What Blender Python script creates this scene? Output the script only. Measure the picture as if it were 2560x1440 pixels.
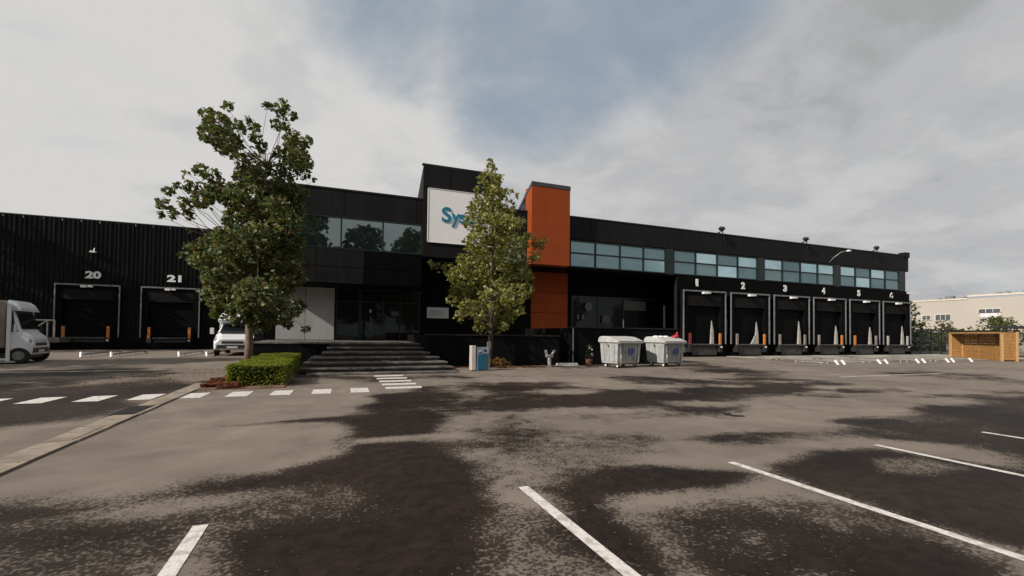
import bpy, math, random
import numpy as np
from mathutils import Vector, Matrix
random.seed(7); rng=np.random.default_rng(7)
R=math.radians
for o in list(bpy.data.objects): bpy.data.objects.remove(o)
S=bpy.context.scene; COL=S.collection
# ------------------------------------------------------------------ camera
YAW,PITCH,ROLL=.37227,.02406,.01225
cd=bpy.data.cameras.new('camera'); cam=bpy.data.objects.new('camera',cd); COL.objects.link(cam)
cd.sensor_width=36; cd.lens=16.172; cd.shift_x=0; cd.shift_y=.03336; cd.clip_start=.05; cd.clip_end=3000
fw=Vector((math.sin(YAW)*math.cos(PITCH),math.cos(YAW)*math.cos(PITCH),math.sin(PITCH)))
rt=Vector((math.cos(YAW),-math.sin(YAW),0)); up=rt.cross(fw)
r2=rt*math.cos(ROLL)+up*math.sin(ROLL); u2=-rt*math.sin(ROLL)+up*math.cos(ROLL)
M=Matrix((( r2.x,u2.x,-fw.x,0),(r2.y,u2.y,-fw.y,0),(r2.z,u2.z,-fw.z,1.45),(0,0,0,1)))
cam.matrix_world=M; S.camera=cam
S.render.resolution_x=1024; S.render.resolution_y=576
# ------------------------------------------------------------------ sun, sky, exposure
SUN_AZ,SUN_EL=R(15),R(33)        # the light travels towards +X turned SUN_AZ towards +Y
sd=bpy.data.lights.new('sun','SUN'); sd.energy=4.9; sd.angle=R(.6); sd.color=(1,.93,.84)
sun=bpy.data.objects.new('sun',sd); COL.objects.link(sun)
ld=Vector((math.cos(SUN_AZ)*math.cos(SUN_EL),math.sin(SUN_AZ)*math.cos(SUN_EL),-math.sin(SUN_EL)))
sun.rotation_euler=ld.to_track_quat('-Z','Y').to_euler(); sun.location=(-30,-25,40)
S.view_settings.view_transform='Standard'; S.view_settings.look='None'
S.view_settings.exposure=0; S.view_settings.gamma=1; S.view_settings.use_curve_mapping=False
W=bpy.data.worlds.new('World'); S.world=W; W.use_nodes=True
nt=W.node_tree; N=nt.nodes; L=nt.links; N.clear()
def nn(tree,t,**k):
    n=tree.nodes.new(t)
    for a,b in k.items(): setattr(n,a,b)
    return n
def mth(tree,op,a,b=None,c=None,clamp=False):
    n=tree.nodes.new('ShaderNodeMath'); n.operation=op; n.use_clamp=clamp
    for i,v in enumerate((a,b,c)):
        if v is None: continue
        if isinstance(v,(int,float)): n.inputs[i].default_value=v
        else: tree.links.new(v,n.inputs[i])
    return n.outputs[0]
def ramp(tree,fac,stops,interp='LINEAR'):
    n=tree.nodes.new('ShaderNodeValToRGB'); n.color_ramp.interpolation=interp
    e=n.color_ramp.elements
    while len(e)<len(stops): e.new(.5)
    for i,(p,c) in enumerate(stops):
        e[i].position=p; e[i].color=(c,c,c,1) if isinstance(c,(int,float)) else (*c,1)
    tree.links.new(fac,n.inputs[0]); return n.outputs[0]
def mixc(tree,f,a,b,blend='MIX'):
    n=tree.nodes.new('ShaderNodeMix'); n.data_type='RGBA'; n.blend_type=blend
    for s,v in ((n.inputs[0],f),(n.inputs[6],a),(n.inputs[7],b)):
        if isinstance(v,(int,float)): s.default_value=v
        elif isinstance(v,tuple): s.default_value=(*v[:3],1)
        else: tree.links.new(v,s)
    return n.outputs[2]
sky=nn(nt,'ShaderNodeTexSky',sky_type='NISHITA',sun_disc=False,sun_elevation=SUN_EL,
       sun_rotation=math.atan2(-ld.x,-ld.y),air_density=1.0,dust_density=1.5,ozone_density=1.0,altitude=50)
tc=nn(nt,'ShaderNodeTexCoord'); sep=nn(nt,'ShaderNodeSeparateXYZ'); L.new(tc.outputs['Generated'],sep.inputs[0])
zz=mth(nt,'ADD',mth(nt,'MAXIMUM',sep.outputs[2],0),.22)
cmb=nn(nt,'ShaderNodeCombineXYZ'); L.new(mth(nt,'DIVIDE',sep.outputs[0],zz),cmb.inputs[0]); L.new(mth(nt,'DIVIDE',sep.outputs[1],zz),cmb.inputs[1])
def wnoise(scale,detail,dist=0,rough=.5,off=(0,0,0)):
    mp=nn(nt,'ShaderNodeMapping'); mp.inputs['Location'].default_value=off; L.new(cmb.outputs[0],mp.inputs[0])
    n=nn(nt,'ShaderNodeTexNoise'); n.inputs['Scale'].default_value=scale; n.inputs['Detail'].default_value=detail
    n.inputs['Distortion'].default_value=dist; n.inputs['Roughness'].default_value=rough
    L.new(mp.outputs[0],n.inputs['Vector']); return n.outputs['Fac']
def pxdir(px,py):
    return (fw+r2*((px-1280)/1150.07)+u2*((805.4-py)/1150.07)).normalized()
def near(d,inner,outer):            # 1 towards direction d, 0 beyond
    v=nn(nt,'ShaderNodeVectorMath',operation='DOT_PRODUCT'); L.new(tc.outputs['Generated'],v.inputs[0]); v.inputs[1].default_value=d
    m=nn(nt,'ShaderNodeMapRange',interpolation_type='SMOOTHSTEP'); L.new(v.outputs['Value'],m.inputs[0])
    m.inputs[1].default_value=math.cos(R(outer)); m.inputs[2].default_value=math.cos(R(inner)); return m.outputs[0]
hole=mth(nt,'MAXIMUM',near((.352,.743,.569),2,18),mth(nt,'MAXIMUM',mth(nt,'MULTIPLY',near((.06,.805,.59),2,14),.8),near((.52,.62,.588),2,15)))
nbig=wnoise(1.15,5,.5,.5,(3.1,1.7,0)); nfin=wnoise(2.6,7,.35,.58,(7,2,0))
cov=mth(nt,'ADD',mth(nt,'MULTIPLY',nbig,.7),mth(nt,'MULTIPLY',nfin,.8))
cov=mth(nt,'SUBTRACT',mth(nt,'ADD',cov,.15),mth(nt,'MULTIPLY',hole,.54))
mask=ramp(nt,cov,[(.25,.16),(.85,1)],'EASE')
nshade=mth(nt,'ADD',mth(nt,'MULTIPLY',wnoise(1.5,6,.3,.52,(1.2,9.3,0)),.72),mth(nt,'MULTIPLY',wnoise(4.2,6,.4,.6,(4.4,3.3,0)),.3))
dark=mth(nt,'MULTIPLY',near((.83,.42,.36),4,26),.08)
shade=mth(nt,'SUBTRACT',nshade,mth(nt,'SUBTRACT',mth(nt,'MULTIPLY',dark,.5),mth(nt,'MULTIPLY',near((-.311,.87,.381),5,40),.2)))
ccol=ramp(nt,shade,[(.32,(.40,.405,.41)),(.45,(.52,.525,.535)),(.56,(.61,.61,.61)),(.68,(.71,.70,.685))],'EASE')
CS=.1                                 # background strength
ccs=nn(nt,'ShaderNodeVectorMath',operation='SCALE'); L.new(ccol,ccs.inputs[0]); ccs.inputs[3].default_value=1/CS*.93
sks=nn(nt,'ShaderNodeVectorMath',operation='MULTIPLY'); L.new(sky.outputs[0],sks.inputs[0]); sks.inputs[1].default_value=(1.05,.98,.86)
skl=mixc(nt,.6,sks.outputs[0],(2.9,3.8,4.8))
bgc=mixc(nt,mask,skl,ccs.outputs[0])
bg=nn(nt,'ShaderNodeBackground'); bg.inputs[1].default_value=CS; L.new(bgc,bg.inputs[0])
wo=nn(nt,'ShaderNodeOutputWorld'); L.new(bg.outputs[0],wo.inputs[0])
# ------------------------------------------------------------------ materials
MAT={}
def mat(name,col,rough=.6,metal=0,spec=.5,var=.12,scale=3.,bump=0,bscale=40,streak=0,coat=0,trans=0,ior=1.45,attr=None,col2=None):
    if name in MAT: return MAT[name]
    m=bpy.data.materials.new(name); m.use_nodes=True; t=m.node_tree; b=t.nodes['Principled BSDF']
    b.inputs['Roughness'].default_value=rough; b.inputs['Metallic'].default_value=metal
    b.inputs['Specular IOR Level'].default_value=spec; b.inputs['Coat Weight'].default_value=coat; b.inputs['IOR'].default_value=ior
    co=nn(t,'ShaderNodeTexCoord'); geo=nn(t,'ShaderNodeNewGeometry')
    n=nn(t,'ShaderNodeTexNoise'); n.inputs['Scale'].default_value=scale; n.inputs['Detail'].default_value=5
    t.links.new(geo.outputs['Position'],n.inputs['Vector'])
    base=col
    if attr:
        a=nn(t,'ShaderNodeAttribute',attribute_name=attr); base=a.outputs['Color']
    f=ramp(t,n.outputs['Fac'],[(.3,1-var),(.7,1+var)])
    c=mixc(t,1.0,base if attr else tuple(col),f,'MULTIPLY')
    if col2:
        n3=nn(t,'ShaderNodeTexNoise'); n3.inputs['Scale'].default_value=scale*.35; n3.inputs['Detail'].default_value=6; t.links.new(geo.outputs['Position'],n3.inputs['Vector'])
        c=mixc(t,ramp(t,n3.outputs['Fac'],[(.48,0),(.62,1)]),c,tuple(col2))
    if streak:
        mp=nn(t,'ShaderNodeMapping'); mp.inputs['Scale'].default_value=(7,7,.35); t.links.new(geo.outputs['Position'],mp.inputs[0])
        n2=nn(t,'ShaderNodeTexNoise'); n2.inputs['Scale'].default_value=1; n2.inputs['Detail'].default_value=4; t.links.new(mp.outputs[0],n2.inputs['Vector'])
        c=mixc(t,1.0,c,ramp(t,n2.outputs['Fac'],[(.35,1-streak),(.7,1+streak)]),'MULTIPLY')
    t.links.new(c,b.inputs['Base Color'])
    rr=mth(t,'ADD',mth(t,'MULTIPLY',n.outputs['Fac'],.16),rough-.08,clamp=True); t.links.new(rr,b.inputs['Roughness'])
    if bump:
        nb=nn(t,'ShaderNodeTexNoise'); nb.inputs['Scale'].default_value=bscale; nb.inputs['Detail'].default_value=4; t.links.new(geo.outputs['Position'],nb.inputs['Vector'])
        bp=nn(t,'ShaderNodeBump'); bp.inputs['Strength'].default_value=bump; bp.inputs['Distance'].default_value=.02
        t.links.new(nb.outputs['Fac'],bp.inputs['Height']); t.links.new(bp.outputs[0],b.inputs['Normal'])
    MAT[name]=m; return m
def emis(name,col,s):
    m=mat(name,col); b=m.node_tree.nodes['Principled BSDF']; b.inputs['Emission Color'].default_value=(*col,1); b.inputs['Emission Strength'].default_value=s; return m
def leafmat(name,rough=.55,transl=.35):
    m=bpy.data.materials.new(name); m.use_nodes=True; t=m.node_tree; b=t.nodes['Principled BSDF']
    a=nn(t,'ShaderNodeAttribute',attribute_name='tint'); t.links.new(a.outputs['Color'],b.inputs['Base Color'])
    b.inputs['Roughness'].default_value=rough; b.inputs['Specular IOR Level'].default_value=.3
    tr=nn(t,'ShaderNodeBsdfTranslucent'); t.links.new(mixc(t,1.0,a.outputs['Color'],(1.3,1.4,.6),'MULTIPLY'),tr.inputs[0])
    mx=nn(t,'ShaderNodeMixShader'); mx.inputs[0].default_value=transl
    t.links.new(b.outputs[0],mx.inputs[1]); t.links.new(tr.outputs[0],mx.inputs[2]); t.links.new(mx.outputs[0],t.nodes['Material Output'].inputs[0])
    MAT[name]=m; return m
def glassmat(name,base,refl,rough=.03,wav=.02):
    m=bpy.data.materials.new(name); m.use_nodes=True; t=m.node_tree; b=t.nodes['Principled BSDF']
    b.inputs['Base Color'].default_value=(*base,1); b.inputs['Roughness'].default_value=.4; b.inputs['Specular IOR Level'].default_value=.2
    g=nn(t,'ShaderNodeBsdfGlossy'); g.inputs['Color'].default_value=(*refl,1); g.inputs['Roughness'].default_value=rough
    geo=nn(t,'ShaderNodeNewGeometry'); n=nn(t,'ShaderNodeTexNoise'); n.inputs['Scale'].default_value=.7; t.links.new(geo.outputs['Position'],n.inputs['Vector'])
    bp=nn(t,'ShaderNodeBump'); bp.inputs['Strength'].default_value=wav; bp.inputs['Distance'].default_value=.3; t.links.new(n.outputs['Fac'],bp.inputs['Height']); t.links.new(bp.outputs[0],g.inputs['Normal'])
    lw=nn(t,'ShaderNodeLayerWeight'); lw.inputs[0].default_value=.35
    mx=nn(t,'ShaderNodeMixShader'); t.links.new(mth(t,'ADD',mth(t,'MULTIPLY',lw.outputs['Fresnel'],.6),.22,clamp=True),mx.inputs[0])
    t.links.new(b.outputs[0],mx.inputs[1]); t.links.new(g.outputs[0],mx.inputs[2]); t.links.new(mx.outputs[0],t.nodes['Material Output'].inputs[0])
    MAT[name]=m; return m
fascia=mat('charcoal_cladding',(.0115,.0112,.0118),.6,0,.12,.2,.8,streak=.18)
shadeclad=mat('shaded_black_cladding',(.0028,.0028,.003),.6,0,.06,.25,.8,streak=.25)  # black of the lower walls, their shade put into the colour
ribclad=mat('ribbed_black_cladding',(.0055,.0055,.006),.5,0,.14,.3,.6,streak=.35)
joint=mat('dark_joint',(.004,.004,.004),.8)  # near-black for joints, backings and the pothole
framem=mat('dark_green_frame',(.006,.014,.013),.4)
gpane=glassmat('teal_glass',(.012,.038,.042),(.62,.86,.9),.03,.05)
gpane2=glassmat('pale_glass',(.05,.09,.09),(.66,.88,.9),.05,.08)
gmid=glassmat('middle_glass',(.004,.009,.009),(.85,1.0,.98),.02)
gdark=glassmat('dark_glass',(.002,.003,.003),(.06,.07,.075))
greysteel=mat('grey_steel',(.17,.17,.165),.5,.2,streak=.15)
galv=mat('galvanised_steel',(.42,.42,.40),.42,.35,var=.25,scale=9,streak=.12)
orangem=mat('orange_cladding',(.265,.054,.0145),.62,0,.1,.08,1.2)
orangep=mat('orange_paint',(.50,.17,.03),.55,col2=(.32,.13,.04),scale=14)
signw=mat('white_sign_panel',(.80,.785,.78),.45,var=.04,scale=.8)
teal=mat('teal_letter',(.005,.17,.27),.4,var=.02)
greenl=mat('green_leaf_mark',(.05,.30,.10),.4,var=.02)
whitel=mat('white_letter',(.72,.72,.71),.5,var=.04)
whitewall=mat('pale_wall_panel',(.34,.34,.335),.6,var=.1,scale=.9,streak=.06)
whitep=mat('white_vehicle_paint',(.72,.73,.75),.3,0,.5,.05,2,coat=.4)
rubber=mat('rubber',(.012,.012,.012),.75)
blackpl=mat('black_plastic',(.015,.015,.016),.55)
conc=mat('concrete',(.22,.205,.185),.85,var=.25,scale=5,bump=.3,bscale=30,col2=(.13,.12,.105))
steptop=mat('dark_step_concrete',(.13,.12,.11),.65,0,.15,var=.45,scale=3.5,bump=.3,col2=(.06,.056,.052))  # dark mottled concrete of steps and paving
darkwall=mat('dark_painted_wall',(.005,.005,.0055),.7,0,.1,var=.3,scale=1.4,streak=.3)
coping=mat('dark_coping',(.022,.022,.022),.6,0,.2,var=.2)
bark=mat('bark',(.17,.115,.08),.85,var=.35,scale=12,bump=.6,bscale=18)
barkd=mat('dark_bark',(.06,.045,.035),.9,var=.35,scale=10,bump=.5)
woodm=mat('ochre_wood',(.30,.15,.045),.6,var=.22,scale=6)
woodl=mat('pale_wood_post',(.44,.27,.12),.6,var=.12,scale=8)
cream=mat('cream_render',(.40,.365,.32),.8,var=.05,scale=.15)
tarp=mat('dirty_tarp',(.34,.30,.25),.75,var=.35,scale=2.2,col2=(.20,.165,.125),bump=.4,bscale=4)
blue=mat('blue_panel',(.008,.09,.16),.45,var=.05)
bluest=mat('blue_sticker',(.06,.075,.38),.45,var=.05)
redm=mat('red_plastic',(.42,.02,.025),.5)
paint=mat('road_paint',(.63,.595,.56),.6,var=.16,scale=34,bump=.15,bscale=60,col2=(.42,.385,.35))
paintw=mat('worn_road_paint',(.34,.31,.27),.7,var=.3,scale=8,col2=(.24,.21,.18))
irong=mat('cast_iron',(.03,.028,.027),.5,.3,var=.3,scale=20)
potm=mat('terracotta',(.2,.1,.06),.8)
leaf=leafmat('leaf')
# ------------------------------------------------------------------ mesh helpers
class MB:
    def __init__(s): s.v=[]; s.f=[]; s.m=None
    def add(s,vs,fs,T=None):
        o=len(s.v)
        for p in vs:
            p=Vector(p)
            if T is not None: p=T@p
            s.v.append(tuple(p))
        s.f+= [tuple(i+o for i in f) for f in fs]; return s
    def box(s,x0,x1,y0,y1,z0,z1,T=None,inset=0):
        i=inset
        vs=[(x0,y0,z0),(x1,y0,z0),(x1,y1,z0),(x0,y1,z0),(x0+i,y0+i,z1),(x1-i,y0+i,z1),(x1-i,y1-i,z1),(x0+i,y1-i,z1)]
        return s.add(vs,[(0,3,2,1),(4,5,6,7),(0,1,5,4),(1,2,6,5),(2,3,7,6),(3,0,4,7)],T)
    def tube(s,p,q,r0,r1=None,n=8,cap=True):
        r1=r0 if r1 is None else r1; p=Vector(p); q=Vector(q); d=(q-p).normalized()
        a=d.orthogonal().normalized(); b=d.cross(a); vs=[]
        for c,r in ((p,r0),(q,r1)):
            for i in range(n):
                t=2*math.pi*i/n; vs.append(c+(a*math.cos(t)+b*math.sin(t))*r)
        fs=[(i,(i+1)%n,n+(i+1)%n,n+i) for i in range(n)]
        if cap: fs+=[tuple(range(n-1,-1,-1)),tuple(range(n,2*n))]
        return s.add(vs,fs)
    def path(s,pts,rs,n=8):
        pts=[Vector(p) for p in pts]; o=[]; a=None
        for k,p in enumerate(pts):
            d=(pts[min(k+1,len(pts)-1)]-pts[max(k-1,0)]).normalized()
            if a is None: a=d.orthogonal().normalized()
            a=(a-d*a.dot(d)).normalized(); b=d.cross(a)
            for i in range(n):
                t=2*math.pi*i/n; o.append(p+(a*math.cos(t)+b*math.sin(t))*rs[k])
        fs=[(k*n+i,k*n+(i+1)%n,(k+1)*n+(i+1)%n,(k+1)*n+i) for k in range(len(pts)-1) for i in range(n)]
        fs+=[tuple(range(n-1,-1,-1)),tuple((len(pts)-1)*n+i for i in range(n))]
        return s.add(o,fs)
    def loft(s,rings,T=None,caps=True):
        n=len(rings[0]); vs=[p for r in rings for p in r]
        fs=[(k*n+i,k*n+(i+1)%n,(k+1)*n+(i+1)%n,(k+1)*n+i) for k in range(len(rings)-1) for i in range(n)]
        if caps: fs+=[tuple(range(n-1,-1,-1)),tuple((len(rings)-1)*n+i for i in range(n))]
        return s.add(vs,fs,T)
    def sphere(s,c,r,n=10,m=6,sz=1):
        rings=[]
        for j in range(1,m):
            ph=math.pi*j/m; rings.append([(c[0]+r*math.sin(ph)*math.cos(2*math.pi*i/n),c[1]+r*math.sin(ph)*math.sin(2*math.pi*i/n),c[2]-r*sz*math.cos(ph)) for i in range(n)])
        return s.loft(rings)
    def build(s,name,m,parent=None,loc=(0,0,0),smooth=False,bevel=0,kind=None,label=None):
        me=bpy.data.meshes.new(name); me.from_pydata(s.v,[],s.f); me.update(); me.validate()
        import bmesh as bmm
        bm=bmm.new(); bm.from_mesh(me); bmm.ops.recalc_face_normals(bm,faces=bm.faces); bm.to_mesh(me); bm.free()
        if smooth: me.polygons.foreach_set('use_smooth',[True]*len(me.polygons))
        return obj(name,me,m,parent,loc,bevel,kind,label)
def obj(name,me,m,parent=None,loc=(0,0,0),bevel=0,kind=None,label=None):
    o=bpy.data.objects.new(name,me); COL.objects.link(o); o.location=loc
    if m is not None and not me.materials: me.materials.append(m)
    if parent: o.parent=parent
    if bevel:
        b=o.modifiers.new('bevel','BEVEL'); b.width=bevel; b.segments=2; b.limit_method='ANGLE'
    if kind: o['kind']=kind
    if label: o['label']=label
    return o
def thing(name,label,cat,loc=(0,0,0),rz=0,group=None):
    o=bpy.data.objects.new(name,None); COL.objects.link(o); o.location=loc; o.rotation_euler=(0,0,rz); o.empty_display_size=.3
    o['label']=label; o['category']=cat
    if group: o['group']=group
    return o
def copytree(o,parent=None):
    c=o.copy(); COL.objects.link(c); c.parent=parent
    for ch in list(o.children): copytree(ch,c)
    return c
def text(s,h,w,ext,name,m,parent,center,bold=.0,smallwidth=None):
    cu=bpy.data.curves.new('t','FONT'); cu.body=s; cu.size=1; cu.extrude=ext; cu.offset=bold; cu.align_x='LEFT'
    t=bpy.data.objects.new('t',cu); COL.objects.link(t)
    bpy.context.view_layer.update()
    me=bpy.data.meshes.new_from_object(t.evaluated_get(bpy.context.evaluated_depsgraph_get()))
    bpy.data.objects.remove(t); bpy.data.curves.remove(cu)
    n=len(me.vertices); a=np.zeros(n*3); me.vertices.foreach_get('co',a); a=a.reshape(-1,3)
    mn=a.min(0); mxx=a.max(0)
    b=np.zeros_like(a)
    b[:,0]=(a[:,0]-(mn[0]+mxx[0])/2)/(mxx[0]-mn[0])*w; b[:,2]=(a[:,1]-(mn[1]+mxx[1])/2)/(mxx[1]-mn[1])*h; b[:,1]=-a[:,2]
    me.vertices.foreach_set('co',b.ravel()); me.update(); me.materials.clear()
    return obj(name,me,m,parent,center)
# ================================================================== GROUND
WET_SHADE=[(1.03,0.42,[(-3.45,5.14),(-2.49,5.04),(-1.99,4.93),(-1.61,5.0),(-1.16,5.25),(-0.54,5.31),(0.03,5.95),(0.19,7.07),(0.5,8.73),(1.15,11.08),(2.33,12.43),(3.11,10.52),(2.84,9.0),(1.74,7.19),(1.56,6.22),(1.68,4.85),(1.53,3.95),(1.36,3.34),(0.94,2.62),(0.71,2.09),(-0.2,2.43),(-0.59,2.92),(-0.61,3.39),(-0.59,3.81),(0.17,3.77),(0.13,4.5),(-0.08,4.69),(-0.72,4.63),(-1.58,4.47),(-2.18,4.42),(-2.9,4.33)]),(0.62,0.3,[(-3.44,4.83),(-2.25,4.55),(-1.6,4.52),(-0.72,4.63),(-0.08,4.69),(0.26,4.29),(0.34,3.71),(-0.31,3.58),(-0.73,3.79),(-0.83,3.26),(-0.89,2.69),(-2.25,3.19)]),(0.75,0.2,[(-2.16,4.38),(-1.71,4.36),(-1.13,4.23),(-1.09,3.93),(-1.57,3.9),(-1.97,3.99)]),(0.97,0.25,[(-0.69,3.85),(0.23,3.83),(0.4,2.81),(-0.51,2.89)]),(0.52,0.3,[(1.21,3.48),(1.58,3.53),(1.58,2.59),(1.51,2.15),(0.72,2.22),(1.0,2.8)]),(0.45,0.4,[(1.62,7.22),(3.1,7.49),(5.5,6.74),(4.06,4.59),(2.58,4.09),(1.5,4.33),(1.38,5.7)]),(1.0,0.3,[(1.66,4.08),(2.36,4.1),(3.32,4.13),(4.17,3.64),(3.48,3.45),(2.75,3.42),(2.35,3.33),(2.13,2.91),(2.12,2.4),(1.93,1.99),(1.64,2.1),(1.72,3.3)]),(0.6,0.25,[(2.35,3.33),(2.92,3.3),(3.98,3.04),(4.15,2.62),(4.26,2.27),(3.66,2.15),(2.81,1.94),(2.11,1.58),(1.72,1.72),(2.07,2.21),(2.14,2.84)]),(0.97,0.25,[(2.69,2.95),(3.25,2.76),(3.38,2.39),(3.06,2.06),(2.39,1.83),(2.12,1.93),(2.14,2.28)]),(0.68,0.25,[(2.53,2.7),(3.05,2.66),(3.14,2.34),(2.6,2.07),(2.21,2.16)]),(1.0,0.3,[(4.51,3.88),(5.76,4.02),(6.74,3.9),(6.93,3.24),(7.05,2.54),(4.63,1.49),(4.35,1.65),(4.4,2.26),(4.32,2.98),(4.41,3.46)]),(0.45,0.2,[(5.99,3.55),(6.77,3.48),(6.59,3.01),(5.79,2.98),(5.54,3.21)]),(0.97,0.2,[(3.17,2.13),(3.76,2.18),(4.1,1.99),(4.05,1.54),(3.32,1.26),(2.23,1.66)]),(0.6,0.25,[(4.24,1.94),(4.31,1.63),(3.98,1.51),(3.85,1.66)]),(0.85,0.5,[(4.2,5.22),(5.43,5.3),(6.75,5.08),(8.89,5.47),(11.75,6.02),(17.18,6.48),(22.03,5.53),(8.09,2.04),(7.42,2.8),(7.83,3.65),(7.21,4.23),(6.4,4.76),(4.96,4.85)]),(0.95,0.3,[(1.78,9.9),(4.21,10.2),(6.39,10.14),(9.36,9.83),(13.33,10.58),(14.83,9.82),(11.07,8.23),(7.69,7.96),(4.99,7.92),(3.25,7.87),(1.77,7.91)]),(0.62,0.3,[(3.97,7.65),(5.77,7.68),(7.9,7.19),(7.47,6.34),(5.58,6.32),(4.21,6.68)]),(0.9,0.3,[(2.81,12.6),(4.66,12.86),(6.66,12.34),(6.22,11.08),(4.21,10.2),(2.57,10.67)]),(0.85,0.3,[(8.43,13.89),(10.62,13.67),(10.81,11.88),(13.88,11.79),(13.77,10.1),(11.05,10.06),(8.48,11.29)]),(0.8,0.4,[(18.57,19.81),(17.7,16.11),(16.67,12.72),(15.09,10.12),(13.69,10.87),(13.74,13.42),(13.57,15.38)]),(0.75,0.4,[(12.87,8.86),(15.62,8.81),(16.35,7.89),(13.19,7.62),(11.5,7.72)]),(0.7,0.4,[(13.25,7.21),(15.71,7.15),(18.54,6.99),(20.31,6.49),(16.57,6.25),(13.38,6.46)]),(0.6,0.4,[(19.56,12.02),(25.03,12.82),(25.01,10.72),(24.31,9.16),(22.02,8.3),(20.81,10.04)]),(0.8,0.25,[(-13.11,20.56),(-9.85,19.65),(-8.48,21.23),(-7.5,21.42),(-5.38,19.62),(-7.06,17.7),(-8.08,16.97),(-11.18,17.55)]),(0.82,0.3,[(-10.41,16.35),(-7.73,15.44),(-6.78,17.0),(-4.71,16.48),(-3.07,14.9),(-2.66,14.27),(-2.74,12.2),(-3.24,11.38),(-3.0,9.41),(-3.64,9.18),(-4.33,8.68),(-5.5,8.67)]),(0.85,0.12,[(-1.91,8.1),(-1.29,8.16),(-0.4,8.29),(0.48,8.4),(0.46,8.09),(-0.39,8.0),(-1.26,7.92)]),(0.1,0.15,[(0.28,6.57),(0.91,6.56),(1.92,6.45),(1.86,6.25),(0.88,6.34),(0.27,6.29)]),(0.1,0.2,[(-6.59,15.14),(-5.93,16.19),(-5.15,15.77),(-5.92,14.86)]),(0.95,0.3,[(-2.55,18.99),(-1.27,24.97),(-0.5,17.64),(-0.66,13.25),(-1.72,13.54)]),(0.8,0.25,[(-0.81,16.17),(4.21,15.23),(3.97,13.89),(1.81,13.29),(-0.32,15.37)])]  # dark patches: rain dampness together with painted-in tree and hedge shadows

def axis(lo,hi,c,a,k):
    t0=math.asinh((lo-c)/a); t1=math.asinh((hi-c)/a); n=int((t1-t0)/k)+1
    return c+a*np.sinh(np.linspace(t0,t1,n))
xs=axis(-320,420,1.5,3.2,.022); ys=axis(-120,420,3.5,2.6,.022)
XX,YY=np.meshgrid(xs,ys); P=np.stack([XX.ravel(),YY.ravel()],1)
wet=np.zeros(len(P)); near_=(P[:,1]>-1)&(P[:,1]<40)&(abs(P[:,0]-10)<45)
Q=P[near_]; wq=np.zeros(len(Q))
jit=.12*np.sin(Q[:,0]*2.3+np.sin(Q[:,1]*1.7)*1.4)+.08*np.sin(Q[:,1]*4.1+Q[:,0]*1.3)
for v,s,pts in WET_SHADE:
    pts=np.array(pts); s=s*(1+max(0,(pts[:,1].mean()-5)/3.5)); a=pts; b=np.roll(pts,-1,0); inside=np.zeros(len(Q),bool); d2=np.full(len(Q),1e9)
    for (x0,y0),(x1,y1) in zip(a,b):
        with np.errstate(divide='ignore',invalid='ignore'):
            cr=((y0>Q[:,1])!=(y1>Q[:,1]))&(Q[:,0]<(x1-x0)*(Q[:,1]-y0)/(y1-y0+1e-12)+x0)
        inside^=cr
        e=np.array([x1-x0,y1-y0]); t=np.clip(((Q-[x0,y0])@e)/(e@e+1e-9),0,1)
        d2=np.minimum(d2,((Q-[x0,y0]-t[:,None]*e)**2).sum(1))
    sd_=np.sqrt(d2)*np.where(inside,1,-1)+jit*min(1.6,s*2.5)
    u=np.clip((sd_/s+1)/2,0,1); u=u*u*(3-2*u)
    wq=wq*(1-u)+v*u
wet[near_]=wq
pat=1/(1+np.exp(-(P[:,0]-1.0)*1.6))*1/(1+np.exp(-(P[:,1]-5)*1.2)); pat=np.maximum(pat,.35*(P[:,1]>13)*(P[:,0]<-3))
nx,ny=len(xs),len(ys)
me=bpy.data.meshes.new('ground')
me.vertices.add(len(P)); co=np.zeros((len(P),3)); co[:,:2]=P; me.vertices.foreach_set('co',co.ravel())
i=np.arange((ny-1)*(nx-1)); r_=i//(nx-1); c_=i%(nx-1); a=r_*nx+c_
F=np.stack([a,a+1,a+nx+1,a+nx],1)
me.loops.add(F.size); me.polygons.add(len(F)); me.loops.foreach_set('vertex_index',F.ravel().astype(np.int32))
me.polygons.foreach_set('loop_start',np.arange(0,F.size,4,dtype=np.int32)); me.polygons.foreach_set('loop_total',np.full(len(F),4,dtype=np.int32))
me.update(calc_edges=True)
at=me.attributes.new('damp_shade','FLOAT_COLOR','POINT'); cc=np.zeros((len(P),4)); cc[:,0]=wet; cc[:,1]=pat; cc[:,3]=1; at.data.foreach_set('color',cc.ravel())  # red channel: dampness and painted ground shadows in one mask
asph=bpy.data.materials.new('asphalt'); asph.use_nodes=True; t=asph.node_tree; b=t.nodes['Principled BSDF']
geo=nn(t,'ShaderNodeNewGeometry'); at_=nn(t,'ShaderNodeAttribute',attribute_name='damp_shade'); sp=nn(t,'ShaderNodeSeparateColor'); t.links.new(at_.outputs['Color'],sp.inputs[0])
def tn(scale,detail=4,dist=0,rough=.5,sc=None,off=None,typ='ShaderNodeTexNoise'):
    n=t.nodes.new('ShaderNodeTexNoise'); n.inputs['Scale'].default_value=scale; n.inputs['Detail'].default_value=detail; n.inputs['Distortion'].default_value=dist; n.inputs['Roughness'].default_value=rough
    mp=nn(t,'ShaderNodeMapping'); t.links.new(geo.outputs['Position'],mp.inputs[0])
    if sc: mp.inputs['Scale'].default_value=sc
    if off: mp.inputs['Location'].default_value=off
    t.links.new(mp.outputs[0],n.inputs['Vector']); return n.outputs['Fac']
fine=tn(31,3,0,.62); med=tn(7,4,.3,.55); big=tn(.55,5,.6,.5,(1,1,1)); big2=tn(.23,4,.8,.5,(.8,1.2,1),(31,4,0))
w=sp.outputs[0]; pt=sp.outputs[1]
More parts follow.
